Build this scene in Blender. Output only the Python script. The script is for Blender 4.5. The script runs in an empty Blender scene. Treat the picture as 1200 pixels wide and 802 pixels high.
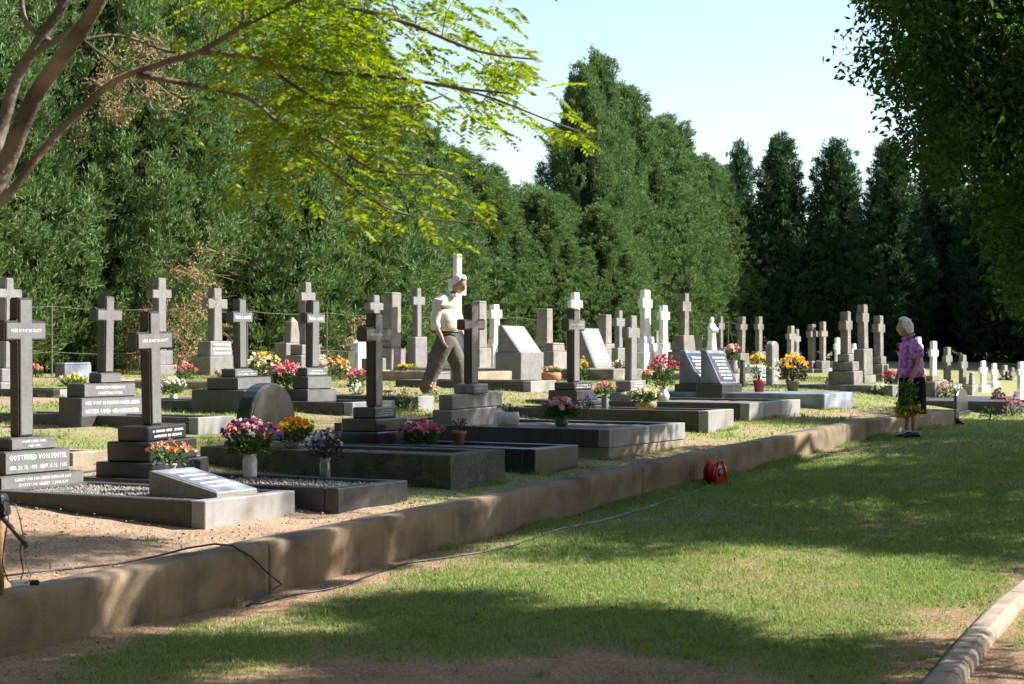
import bpy, bmesh, math, random
import numpy as np
from mathutils import Vector, Matrix, noise
R = math.radians
random.seed(7); rng = np.random.default_rng(11)
sc = bpy.context.scene; col = sc.collection

# ------------------------------------------------------------ camera, world, sun, exposure
EYE = 1.95; F = 2200.0
cam = bpy.data.cameras.new('camera'); co = bpy.data.objects.new('camera', cam); col.objects.link(co)
cam.sensor_width = 36; cam.lens = 36*F/1200; cam.clip_end = 5000
co.location = (0, 0, EYE); co.rotation_euler = (R(90), 0, 0); sc.camera = co
cam.dof.use_dof = True; cam.dof.focus_distance = 19.0; cam.dof.aperture_fstop = 5.6
SUN_AZ, SUN_EL = R(7), R(41)          # azimuth from +X towards +Y
S = Vector((math.cos(SUN_AZ)*math.cos(SUN_EL), math.sin(SUN_AZ)*math.cos(SUN_EL), math.sin(SUN_EL)))
w = bpy.data.worlds.new('World'); sc.world = w; w.use_nodes = True
nt = w.node_tree; bg = nt.nodes['Background']; sky = nt.nodes.new('ShaderNodeTexSky')
sky.sky_type = 'NISHITA'; sky.sun_disc = False; sky.sun_elevation = SUN_EL; sky.sun_rotation = math.pi/2 - SUN_AZ
sky.air_density = 1.0; sky.dust_density = 1.0; sky.ozone_density = 1.0
nt.links.new(sky.outputs[0], bg.inputs[0]); bg.inputs[1].default_value = 0.095
sl = bpy.data.lights.new('sun', 'SUN'); sl.energy = 5.0; sl.angle = R(0.55); sl.color = (1, .955, .88)
so = bpy.data.objects.new('sun', sl); col.objects.link(so)
so.rotation_euler = (-S).to_track_quat('-Z', 'Y').to_euler()
sc.view_settings.view_transform = 'Standard'; sc.view_settings.look = 'None'
sc.view_settings.exposure = 1.42; sc.view_settings.gamma = 1
sc.cycles.max_bounces = 6; sc.cycles.transparent_max_bounces = 4

# ------------------------------------------------------------ the site: t runs along the wall, w back from it
UX, UY = .4825, .8759; NX, NY = -.8759, .4825; PX, PY = -2.152, 12.36
ROT = math.atan2(UY, UX)
TEND = 18.3
def xy(t, w_): return PX+UX*t+NX*w_, PY+UY*t+NY*w_
def tw(X, Y): a, b = X-PX, Y-PY; return a*UX+b*UY, a*NX+b*NY
def sm(x): x = min(max(x, 0.), 1.); return x*x*(3-2*x)
def nz(x, y, s=1.0, o=0.0): return noise.noise(Vector((x*s+o, y*s-o, o*.37)))
def below_terr(t, w_):
    return 1.43-.0285*max(-8, min(t, 14))-.056*min(max(w_, 0), 6)-.01*min(max(w_-6, 0), 30)
def below_lawn(t):
    return 1.80-.0365*min(t, 15) if t > 0 else 1.80-.012*max(t, -12)
def below(t, w_):
    if t <= TEND: return below_terr(t, w_)+.03 if w_ > 0 else below_lawn(t)
    k = sm((w_+.2)/3.2)
    return below_lawn(t)*(1-k)+(below_terr(t, w_)+.03)*k
def gz(X, Y): t, w_ = tw(X, Y); return EYE-below(t, w_)
def hit(px, py, zz=None):
    k = (py-401)/F; q = (px-600)/F
    if zz is not None: d = (EYE-zz)/k; return q*d, d
    d = 8.
    while d < 110:
        t, w_ = tw(q*d, d)
        if k*d >= below(t, w_): break
        d += .02
    return q*d, d
def proj(X, Y, Z): return 600+F*X/Y, 401-F*(Z-EYE)/Y
def fu(X, d): return F*(UX*d-X*UY)/d**2
def fn(X, d): return -F*(NX*d-X*NY)/d**2

# ------------------------------------------------------------ materials
MATS = {}
def mat(name, color, rough=.6, var=None, scale=20., bump=0., bscale=60., spec=.5, island=None, trans=0., speck=None, wear=None, dist=.01, coat=0):
    m = bpy.data.materials.new(name); m.use_nodes = True; N = m.node_tree.nodes; Lk = m.node_tree.links
    b = N['Principled BSDF']; b.inputs['Roughness'].default_value = rough
    b.inputs['Specular IOR Level'].default_value = spec
    if coat: b.inputs['Coat Weight'].default_value = coat; b.inputs['Coat Roughness'].default_value = .08
    tc = N.new('ShaderNodeTexCoord'); src = None
    def mix(a, c, fac):
        x = N.new('ShaderNodeMix'); x.data_type = 'RGBA'
        if isinstance(a, tuple): x.inputs[6].default_value = (*a, 1)
        else: Lk.new(a, x.inputs[6])
        if isinstance(c, tuple): x.inputs[7].default_value = (*c, 1)
        else: Lk.new(c, x.inputs[7])
        Lk.new(fac, x.inputs[0]); return x.outputs[2]
    def nse(sca, det=5, lo=.35, hi=.65):
        n = N.new('ShaderNodeTexNoise'); n.inputs['Scale'].default_value = sca; n.inputs['Detail'].default_value = det
        Lk.new(tc.outputs['Object'], n.inputs['Vector'])
        r = N.new('ShaderNodeMapRange'); r.inputs[1].default_value = lo; r.inputs[2].default_value = hi
        Lk.new(n.outputs['Fac'], r.inputs[0]); return r.outputs[0]
    cur = color
    if var: cur = mix(cur, var, nse(scale))
    if wear and rough > .25 and spec <= .5 and name.startswith(('granite', 'marble', 'sand', 'stone', 'concrete')):
        mp = N.new('ShaderNodeMapping'); mp.inputs['Scale'].default_value = (16, 16, 1.3); Lk.new(tc.outputs['Object'], mp.inputs[0])
        n = N.new('ShaderNodeTexNoise'); n.inputs['Scale'].default_value = 1; n.inputs['Detail'].default_value = 4; Lk.new(mp.outputs[0], n.inputs['Vector'])
        r_ = N.new('ShaderNodeMapRange'); r_.inputs[1].default_value = .5; r_.inputs[2].default_value = .72; r_.inputs[4].default_value = .45; Lk.new(n.outputs['Fac'], r_.inputs[0])
        cur = mix(cur, tuple(c*.45 for c in color), r_.outputs[0])
    if speck: cur = mix(cur, speck, nse(160, 2, .5, .66))
    if wear: cur = mix(cur, wear[0], nse(wear[1], 6, wear[2], wear[3]))
    if island:
        g = N.new('ShaderNodeNewGeometry')
        cur = mix(cur, island, g.outputs['Random Per Island'])
    if isinstance(cur, tuple): b.inputs['Base Color'].default_value = (*cur, 1)
    else: Lk.new(cur, b.inputs['Base Color'])
    if bump:
        n = N.new('ShaderNodeTexNoise'); n.inputs['Scale'].default_value = bscale; n.inputs['Detail'].default_value = 6
        Lk.new(tc.outputs['Object'], n.inputs['Vector'])
        bp = N.new('ShaderNodeBump'); bp.inputs['Strength'].default_value = bump; bp.inputs['Distance'].default_value = dist
        Lk.new(n.outputs['Fac'], bp.inputs['Height']); Lk.new(bp.outputs[0], b.inputs['Normal'])
    if trans:
        t = N.new('ShaderNodeBsdfTranslucent'); ms = N.new('ShaderNodeMixShader'); ms.inputs[0].default_value = trans
        if isinstance(cur, tuple): t.inputs[0].default_value = (*cur, 1)
        else:
            h = N.new('ShaderNodeHueSaturation'); h.inputs['Value'].default_value = 1.5; h.inputs['Saturation'].default_value = 1.15
            Lk.new(cur, h.inputs['Color']); Lk.new(h.outputs[0], t.inputs[0])
        Lk.new(b.outputs[0], ms.inputs[1]); Lk.new(t.outputs[0], ms.inputs[2]); Lk.new(ms.outputs[0], N['Material Output'].inputs[0])
    MATS[name] = m; return m
mat('granite_dark', (.036,.034,.034), .4, (.055,.052,.05), 9, .08, 220, speck=(.13,.125,.12), wear=((.10,.09,.075), 3, .6, .85), spec=.3)  # body granite, darkened so sides in shade come out near black
mat('granite_grey', (.13,.125,.122), .5, (.19,.18,.175), 8, .12, 200, speck=(.33,.32,.31), wear=((.24,.21,.17), 3, .55, .8))
mat('granite_black', (.016,.017,.02), .28, (.028,.029,.032), 12, .03, 220, speck=(.05,.05,.055), coat=.15, wear=((.06,.058,.052), 4, .55, .8))
mat('granite_sawn_lit', (.20,.195,.19), .7, (.27,.26,.25), 6, .2, 120, speck=(.36,.35,.35), wear=((.15,.13,.10), 3, .5, .75))  # sawn kerb ends, lightened as sunlit against the darker side slabs
mat('granite_lit_panel', (.125,.123,.123), .4, (.17,.165,.165), 10, .03, 200, speck=(.2,.2,.2))  # lighter granite for sunlit fronts of granite_dark stones
mat('marble_white', (.74,.73,.71), .45, (.62,.61,.58), 6, .1, 80, wear=((.42,.40,.35), 5, .6, .85))
mat('slab_grey', (.13,.13,.135), .5, (.18,.18,.185), 8, .1, 120, speck=(.24,.24,.24), wear=((.1,.09,.08), 4, .55, .8))
mat('sandstone', (.27,.24,.21), .8, (.2,.18,.155), 6, .3, 60, wear=((.14,.12,.1), 4, .5, .75))
mat('stone_brown', (.12,.11,.095), .8, (.2,.185,.16), 7, .3, 60, wear=((.3,.26,.2), 4, .55, .75))
mat('concrete_old', (.25,.18,.11), .95, (.17,.12,.075), 3, .6, 60, wear=((.06,.055,.038), 2.6, .5, .75), dist=.008)
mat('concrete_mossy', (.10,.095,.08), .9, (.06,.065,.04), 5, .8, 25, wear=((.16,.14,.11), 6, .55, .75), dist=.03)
mat('concrete_light', (.33,.27,.20), .9, (.24,.19,.14), 5, .4, 60, wear=((.2,.16,.12), 4, .55, .8))
mat('letters', (.78,.78,.78), .6, (.5,.5,.5), 30)
mat('gravel_bed', (.22,.2,.18), .95, (.12,.11,.1), 60, 1., 120, dist=.02)
mat('pebbles', (.10,.092,.085), .9, island=(.28,.26,.235))
mat('slab_slate', (.10,.11,.13), .35, (.17,.19,.23), 5, .05, 100, wear=((.3,.33,.4), 3, .45, .7))
mat('bark_left', (.11,.09,.072), .95, (.26,.22,.18), 5, .8, 18, wear=((.05,.04,.03), 3, .5, .7), dist=.02)
mat('bark', (.10,.075,.055), .95, (.16,.125,.095), 8, .8, 25, dist=.02)
mat('twig_brown', (.22,.13,.07), .9, (.33,.22,.12), 10)
mat('twig_tan', (.27,.16,.075), .9, (.20,.10,.05), 5, island=(.38,.26,.14))
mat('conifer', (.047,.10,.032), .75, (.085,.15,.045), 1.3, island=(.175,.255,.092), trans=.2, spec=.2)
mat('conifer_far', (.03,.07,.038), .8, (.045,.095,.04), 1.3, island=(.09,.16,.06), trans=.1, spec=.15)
mat('conifer_shade', (.012,.02,.008), 1., (.02,.028,.012), 6, spec=0)  # near-black green standing in for shade inside the crown
mat('leaf_dark', (.022,.055,.01), .5, island=(.085,.17,.03), trans=.42, spec=.3)
mat('leaf_yellow', (.06,.13,.018), .6, (.22,.225,.02), 2.4, island=(.23,.32,.035), trans=.45, spec=.3)
mat('grass_straw', (.30,.27,.13), .8, (.24,.24,.10), 1.4, island=(.45,.40,.22), trans=.2, spec=.2)
mat('grass_blade', (.10,.18,.04), .7, (.18,.245,.065), 1.1, island=(.31,.38,.13), trans=.3, spec=.2)
mat('grass_dry', (.13,.20,.045), .8, (.18,.24,.065), 1.4, island=(.29,.34,.12), trans=.2, spec=.2)
mat('plant_leaf', (.04,.09,.02), .6, island=(.12,.2,.05), trans=.2)
mat('plant_dark', (.025,.035,.02), .6, island=(.06,.07,.03), trans=.1)
mat('terracotta', (.42,.15,.07), .8, (.5,.22,.12), 8, .2, 60)
mat('ceramic_white', (.75,.72,.68), .35, (.6,.55,.5), 8)
mat('glass_vase', (.16,.2,.17), .1, spec=.8)
mat('pot_green', (.05,.2,.13), .4)
mat('pot_red', (.35,.03,.03), .5)
mat('pot_grey', (.12,.12,.12), .7, (.2,.2,.2), 9)
mat('basket', (.35,.25,.12), .8, (.2,.13,.06), 30, .4, 60)
mat('skin', (.46,.28,.21), .55, (.40,.23,.17), 14)
mat('hair_white', (.74,.74,.76), .7, (.6,.6,.63), 30, .6, 80)
mat('shirt_cream', (.72,.66,.56), .85, (.62,.55,.46), 5, .5, 12, dist=.03)
mat('trousers_grey', (.13,.115,.10), .9, (.08,.07,.06), 5, .6, 12, dist=.03)
mat('skirt_black', (.005,.005,.008), .95, (.01,.01,.014), 6, .4, 14, dist=.02, spec=.1)
mat('shirt_floral', (.27,.05,.38), .8, (.60,.32,.72), 22, .4, 14, wear=((.42,.05,.26), 17, .52, .6), dist=.02)
mat('shoe_black', (.02,.018,.018), .4)
mat('lace_trim', (.7,.68,.62), .8)
mat('rubber_black', (.012,.012,.013), .45)
mat('cable_grey', (.2,.2,.22), .6)
mat('plastic_white', (.75,.76,.8), .4)
mat('plastic_red', (.5,.02,.012), .35)
mat('wood_post', (.34,.2,.09), .8, (.22,.12,.05), 9, .4, 50)
mat('wire', (.13,.12,.10), .6, (.10,.07,.05), 10)
mat('metal_dark', (.05,.05,.055), .4)
PET = dict(pink=(.75,.22,.28), palepink=(.85,.5,.5), magenta=(.6,.02,.14), orange=(.8,.22,.04), peach=(.85,.5,.3), yellow=(.9,.58,.03),
           cream=(.82,.74,.5), white=(.82,.8,.76), mauve=(.32,.09,.18), purple=(.16,.07,.3), blue=(.2,.24,.45), green=(.4,.5,.1), red=(.6,.04,.04), rust=(.45,.16,.06), lavender=(.35,.3,.5))
for k, c in PET.items(): mat('petal_'+k, tuple(x*.8 for x in c), .7, island=tuple(min(1, x*1.1+.03) for x in c), trans=.15, spec=.2)

def ground_mat(name, grass, dirt):
    m = bpy.data.materials.new(name); m.use_nodes = True; N = m.node_tree.nodes; Lk = m.node_tree.links; b = N['Principled BSDF']
    b.inputs['Roughness'].default_value = .95; b.inputs['Specular IOR Level'].default_value = .1
    a = N.new('ShaderNodeAttribute'); a.attribute_name = 'grassy'; tc = N.new('ShaderNodeTexCoord')
    def nn(s, det=8):
        n = N.new('ShaderNodeTexNoise'); n.inputs['Scale'].default_value = s; n.inputs['Detail'].default_value = det
        Lk.new(tc.outputs['Object'], n.inputs[0]); return n.outputs['Fac']
    def mixc(f, c1, c2):
        x = N.new('ShaderNodeMix'); x.data_type = 'RGBA'; Lk.new(f, x.inputs[0])
        for i, c in ((6, c1), (7, c2)):
            if isinstance(c, tuple): x.inputs[i].default_value = (*c, 1)
            else: Lk.new(c, x.inputs[i])
        return x.outputs[2]
    def rmp(f, lo, hi):
        r = N.new('ShaderNodeMapRange'); r.inputs[1].default_value = lo; r.inputs[2].default_value = hi; Lk.new(f, r.inputs[0]); return r.outputs[0]
    d = mixc(rmp(nn(2.5), .35, .65), dirt[0], dirt[1]); d = mixc(rmp(nn(45, 3), .5, .7), d, dirt[2])
    g = mixc(rmp(nn(3), .35, .65), grass[0], grass[1]); g = mixc(rmp(nn(30, 4), .45, .7), g, grass[2])
    Lk.new(mixc(a.outputs['Fac'], d, g), b.inputs['Base Color'])
    bp = N.new('ShaderNodeBump'); bp.inputs['Strength'].default_value = .7; bp.inputs['Distance'].default_value = .03
    Lk.new(nn(28), bp.inputs['Height']); Lk.new(bp.outputs[0], b.inputs['Normal']); MATS[name] = m
ground_mat('ground_lawn', ((.09,.115,.035),(.14,.15,.05),(.2,.19,.08)), ((.22,.13,.085),(.30,.19,.12),(.36,.26,.17)))
ground_mat('ground_terrace', ((.15,.17,.055),(.21,.22,.08),(.29,.28,.12)), ((.29,.195,.125),(.36,.255,.175),(.18,.12,.085)))

# ------------------------------------------------------------ mesh helpers
class MB:
    def __init__(s): s.v = []; s.f = []
    def box(s, x0, x1, y0, y1, z0, z1, tx=0, ty=0):
        n = len(s.v)
        s.v += [(x0,y0,z0),(x1,y0,z0),(x1,y1,z0),(x0,y1,z0),(x0+tx,y0+ty,z1),(x1-tx,y0+ty,z1),(x1-tx,y1-ty,z1),(x0+tx,y1-ty,z1)]
        s.f += [tuple(n+i for i in q) for q in ((0,3,2,1),(4,5,6,7),(0,1,5,4),(1,2,6,5),(2,3,7,6),(3,0,4,7))]; return s
    def prism_y(s, prof, y0, y1):      # profile in x,z (counter-clockwise seen from -y)
        n = len(s.v); k = len(prof)
        s.v += [(x, y0, z) for x, z in prof]+[(x, y1, z) for x, z in prof]
        s.f += [tuple(range(n, n+k)), tuple(range(n+2*k-1, n+k-1, -1))]
        s.f += [(n+(i+1) % k, n+i, n+k+i, n+k+(i+1) % k) for i in range(k)]; return s
    def prism_x(s, prof, x0, x1):      # profile in y,z
        n = len(s.v); k = len(prof)
        s.v += [(x0, y, z) for y, z in prof]+[(x1, y, z) for y, z in prof]
        s.f += [tuple(range(n+k-1, n-1, -1)), tuple(range(n+k, n+2*k))]
        s.f += [(n+i, n+(i+1) % k, n+k+(i+1) % k, n+k+i) for i in range(k)]; return s
    def lathe(s, prof, seg=16, cx=0, cy=0, sy=1.):
        n = len(s.v)
        for r, z in prof:
            for i in range(seg):
                a = 2*math.pi*i/seg; s.v.append((cx+r*math.cos(a), cy+sy*r*math.sin(a), z))
        for j in range(len(prof)-1):
            for i in range(seg):
                a, b = n+j*seg+i, n+j*seg+(i+1) % seg; s.f.append((a, b, b+seg, a+seg))
        s.f.append(tuple(n+i for i in range(seg-1, -1, -1))); s.f.append(tuple(n+(len(prof)-1)*seg+i for i in range(seg))); return s
    def tube(s, pts, rad, seg=6):
        pts = [Vector(p) for p in pts]; n = len(s.v); k = len(pts)
        if not hasattr(rad, '__len__'): rad = [rad]*k
        up = Vector((0,0,1)) if abs((pts[-1]-pts[0]).normalized().z) < .9 else Vector((1,0,0))
        for i, p in enumerate(pts):
            d = (pts[min(i+1, k-1)]-pts[max(i-1, 0)]); d = d.normalized() if d.length > 1e-6 else Vector((0,0,1))
            a = d.cross(up); a = a.normalized() if a.length > 1e-4 else Vector((1,0,0)); b = a.cross(d)
            for j in range(seg):
                q = p+(a*math.cos(2*math.pi*j/seg)+b*math.sin(2*math.pi*j/seg))*rad[i]; s.v.append(tuple(q))
        for i in range(k-1):
            for j in range(seg):
                a, b = n+i*seg+j, n+i*seg+(j+1) % seg; s.f.append((a, b, b+seg, a+seg))
        s.f.append(tuple(n+j for j in range(seg-1, -1, -1))); s.f.append(tuple(n+(k-1)*seg+j for j in range(seg))); return s
    def mesh(s, name, m, smooth=False):
        me = bpy.data.meshes.new(name); me.from_pydata(s.v, [], s.f); me.materials.append(MATS[m])
        bm = bmesh.new(); bm.from_mesh(me); bmesh.ops.recalc_face_normals(bm, faces=bm.faces); bm.to_mesh(me); bm.free()
        if smooth: me.polygons.foreach_set('use_smooth', [True]*len(me.polygons))
        return me
    def obj(s, name, m, parent=None, smooth=False, bevel=0, seg=1):
        me = s.mesh(name, m, smooth)
        if bevel:
            bm = bmesh.new(); bm.from_mesh(me)
            bmesh.ops.bevel(bm, geom=[e for e in bm.edges if e.is_manifold and e.calc_face_angle(0) > .5], offset=bevel, segments=seg, affect='EDGES', clamp_overlap=True)
            bm.to_mesh(me); bm.free()
        return link(name, me, parent)
def link(name, me, parent=None):
    o = bpy.data.objects.new(name, me); col.objects.link(o)
    if parent: o.parent = parent
    return o
def tag(o, label=None, cat=None, group=None, kind=None):
    if label: o['label'] = label
    if cat: o['category'] = cat
    if group: o['group'] = group
    if kind: o['kind'] = kind
    return o
def thing(name, label, cat, loc, rz=ROT, group=None):
    o = bpy.data.objects.new(name, None); col.objects.link(o); o.empty_display_size = .1
    o.location = loc; o.rotation_euler = (0, 0, rz); return tag(o, label, cat, group)
def np_mesh(name, V, faces, m, k=4, smooth=False):
    """V (n,3), faces (m,k) arrays"""
    me = bpy.data.meshes.new(name); nf = len(faces)
    me.vertices.add(len(V)); me.vertices.foreach_set('co', np.asarray(V, np.float32).ravel())
    me.loops.add(nf*k); me.loops.foreach_set('vertex_index', np.asarray(faces, np.int32).ravel())
    me.polygons.add(nf); me.polygons.foreach_set('loop_start', np.arange(0, nf*k, k, dtype=np.int32))
    me.materials.append(MATS[m]); me.update(calc_edges=True)
    if smooth: me.polygons.foreach_set('use_smooth', [True]*nf)
    return me
def unit(a): return a/(np.linalg.norm(a, axis=-1, keepdims=True)+1e-9)
def leaves(C, D, L, W, fold=.15):
    """rhombic leaves: centres C, directions D, lengths L, widths W -> V, F"""
    n = len(C); rnd = unit(rng.normal(size=(n, 3))); side = unit(np.cross(D, rnd)); nor = np.cross(side, D)
    L = np.asarray(L).reshape(-1, 1)*np.ones((n, 1)); W = np.asarray(W).reshape(-1, 1)*np.ones((n, 1))
    V = np.empty((n, 4, 3)); V[:, 0] = C; V[:, 1] = C+D*L*.45+side*W*.5+nor*L*fold; V[:, 2] = C+D*L; V[:, 3] = C+D*L*.45-side*W*.5+nor*L*fold
    return V.reshape(-1, 3), np.arange(n*4).reshape(n, 4)

# ------------------------------------------------------------ ground sheets
FOOT = []   # kerb footprints (t0,t1,w0,w1), filled by the kerbs
def lawn_grass(t, w_):
    X, Y = xy(t, w_)
    v = .92+.8*nz(X, Y, .8, 3)+.4*nz(X, Y, 3.1, 8)
    if t <= TEND and t < 7: v -= 1.2*sm((w_+.75)/.6)*sm((6-t)/5)
    v -= .85*sm((11.3-Y+.5*nz(X, Y, 1.5, 5))/1.2)*sm((2.6-X)/1.5)
    k = kerb_dist(X, Y); v -= .9*sm((.8-k)/.7)
    return min(max(v, 0), 1)
KP = [(1.93,9.2),(2.25,10.0),(2.63,10.95),(3.06,11.95),(3.55,12.95),(4.15,14.0),(4.9,15.2),(5.75,16.4),(6.7,17.6),(7.8,18.8)]   # left edge of the path kerb
def kerb_dist(X, Y):
    for (a, b), (c, d) in zip(KP, KP[1:]):
        if b <= Y <= d: return (a+(c-a)*(Y-b)/(d-b))-X
    return 9 if Y > KP[-1][1] else KP[0][0]-X
def terr_grass(t, w_):
    X, Y = xy(t, w_)
    v = .8+1.0*nz(X, Y, .7, 1)+.5*nz(X, Y, 2.7, 6)
    v -= 1.2*sm((4.2-t+.8*nz(X, Y, .9, 2))/1.8)*sm((8-w_)/3)
    v -= .5*sm((w_-8)/5)*sm((20-t)/6)
    return min(max(v, 0), 1)
def sheet(name, T, W, zf, gf, m):
    V = []; G = []
    for t in T:
        for w_ in W:
            X, Y = xy(t, w_); V.append((X, Y, zf(t, w_, X, Y))); G.append(gf(t, w_) if (t < 45 and abs(w_) < 22) else .7)
    a, b = len(T), len(W); I = np.arange(a*b).reshape(a, b)
    Fc = np.stack([I[:-1, :-1], I[1:, :-1], I[1:, 1:], I[:-1, 1:]], -1).reshape(-1, 4)
    me = np_mesh(name, np.array(V), Fc, m, smooth=True)
    at = me.attributes.new('grassy', 'FLOAT', 'POINT'); at.data.foreach_set('value', np.array(G, np.float32))
    return tag(link(name, me), kind='structure')
fine = list(np.arange(-12, TEND-.01, .16))
T1 = [-60, -30, -18]+fine+[TEND]
Wl = [-400, -150, -60, -30, -20]+list(np.arange(-14, 0, .16))+[0.0]
sheet('lawn', T1, Wl, lambda t, w_, X, Y: EYE-below_lawn(t)+.02*nz(X, Y, .6, 9)+.012*nz(X, Y, 3, 2), lawn_grass, 'ground_lawn')
Wt = [.16]+list(np.arange(.2, 9, .14))+list(np.arange(9, 22, .5))+[26, 34, 60, 150, 500]
sheet('terrace_ground', T1, Wt, lambda t, w_, X, Y: EYE-below_terr(t, w_)-.03+(.025*nz(X, Y, 1.1, 4)+.012*nz(X, Y, 5, 7) if w_ < 22 else 0), terr_grass, 'ground_terrace')
T2 = [TEND]+list(np.arange(TEND+.2, 42, .25))+[45, 55, 70, 100, 200, 600, 1500]
Wf = [-900, -150, -60, -30]+list(np.arange(-14, 9, .3))+list(np.arange(9, 22, 1.))+[26, 34, 60, 150, 900]
sheet('far_ground', T2, Wf, lambda t, w_, X, Y: EYE-below(t, w_)+(.025*nz(X, Y, .9, 4) if t > TEND else 0)-.01*0, lambda t, w_: .8, 'ground_terrace')

# ------------------------------------------------------------ retaining wall
def build_wall():
    JT = [-5.2, .9, 7.1, 13.3]
    ts = sorted(list(np.arange(-11, TEND+.01, .08))+[j+q for j in JT for q in (-.014, -.006, .006, .014)]); V = []; Fc = []
    prof = [(0, 0), (0, .2), (0, .4), (0, .6), (0, .8), (0, .955), (.012, .99), (.035, 1), (.1, 1.0), (.2, 1), (.22, .9), (.22, 0)]
    for t in ts:
        zt = EYE-below_terr(t, 0); zb = EYE-below_lawn(t)-.15; h = zt-zb
        for i, (ww, k) in enumerate(prof):
            X, Y = xy(t, 0)
            n = .008*nz(t*.8, k*.8, 1, 3)+.005*nz(t*7, k*5, 1, 5)
            wv = ww-.02+n if i < 6 else ww-.01+n*.6
            if any(abs(t-j) < .008 for j in JT): wv += .012 if i < 6 else 0
            if k > .85 and i < 9: c_ = max(0, nz(t, 0, 4.1, 17)-.3)*.07; wv += c_; h2 = -c_*.5
            else: h2 = 0
            x, y = xy(t, wv); V.append((x, y, zb+h*k+h2+(.010*nz(t, ww, 2.2, 9) if k >= .9 else 0)))
    k = len(prof)
    for i in range(len(ts)-1):
        for j in range(k-1): a = i*k+j; Fc.append((a, a+k, a+k+1, a+1))
    V = np.array(V); me = np_mesh('retaining_wall', V, np.array(Fc), 'concrete_old', smooth=True)
    o = link('retaining_wall', me); tag(o, 'long low weathered concrete retaining wall between the lawn and the graves', 'wall')
    x, y = xy(TEND, 0)
    b = MB().box(-.0, .2, -.03, 5.2, -1.6, 0); e = b.obj('wall_end_return', 'concrete_old', o, bevel=.01)
    e.location = (x, y, EYE-below_terr(TEND, 0)+.004); e.rotation_euler = (0, 0, ROT)
build_wall()

# path kerb, bottom right
def build_path_kerb():
    root = thing('path_kerb', 'pale rounded concrete kerb stones curving along the lawn edge, bottom right', 'kerb', (KP[0][0], KP[0][1], gz(*KP[0])), 0)
    o0 = Vector(root.location); pts = [Vector((a, b, 0)) for a, b in KP]
    # resample
    P = []
    for a, b in zip(pts, pts[1:]):
        n = max(2, int((b-a).length/.16))
        for i in range(n): P.append(a+(b-a)*i/n)
    P.append(pts[-1]); lens = [4, 1, 1, 2, 6, 6, 6, 6, 6, 6, 6, 6, 6]; i = 0
    P0 = Vector((2.22, 10.0, 0)); 
    for L in [2,2,2,2,1,1,2,7,7,7,7,7,7,7,7,7,7,7,7]:
        seg = P[i:i+L+1]
        if len(seg) < 2: break
        V = []; prof = [(0,-.25),(0,.045),(.012,.07),(.035,.08),(.125,.08),(.155,.062),(.165,.03),(.165,-.25)]
        for q, p in enumerate(seg):
            d = (seg[min(q+1, len(seg)-1)]-seg[max(q-1, 0)]).normalized(); r = Vector((d.y, -d.x, 0))
            sh = .006 if q == 0 else (-.006 if q == len(seg)-1 else 0)
            for a, z in prof:
                v = p+r*a+d*sh; zz = EYE-below_lawn(tw(p.x, p.y)[0])+z+.004*nz(v.x, v.y, 9, 2)-o0.z; V.append((v.x-o0.x, v.y-o0.y, zz))
        k = len(prof); b = MB(); b.v = V
        for q in range(len(seg)-1):
            for j in range(k-1): a = q*k+j; b.f.append((a, a+1, a+k+1, a+k))
        b.f.append(tuple(range(k))); b.f.append(tuple(range((len(seg)-1)*k, len(seg)*k))[::-1])
        b.obj('kerb_stone', 'concrete_light', root); i += L
build_path_kerb()

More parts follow.
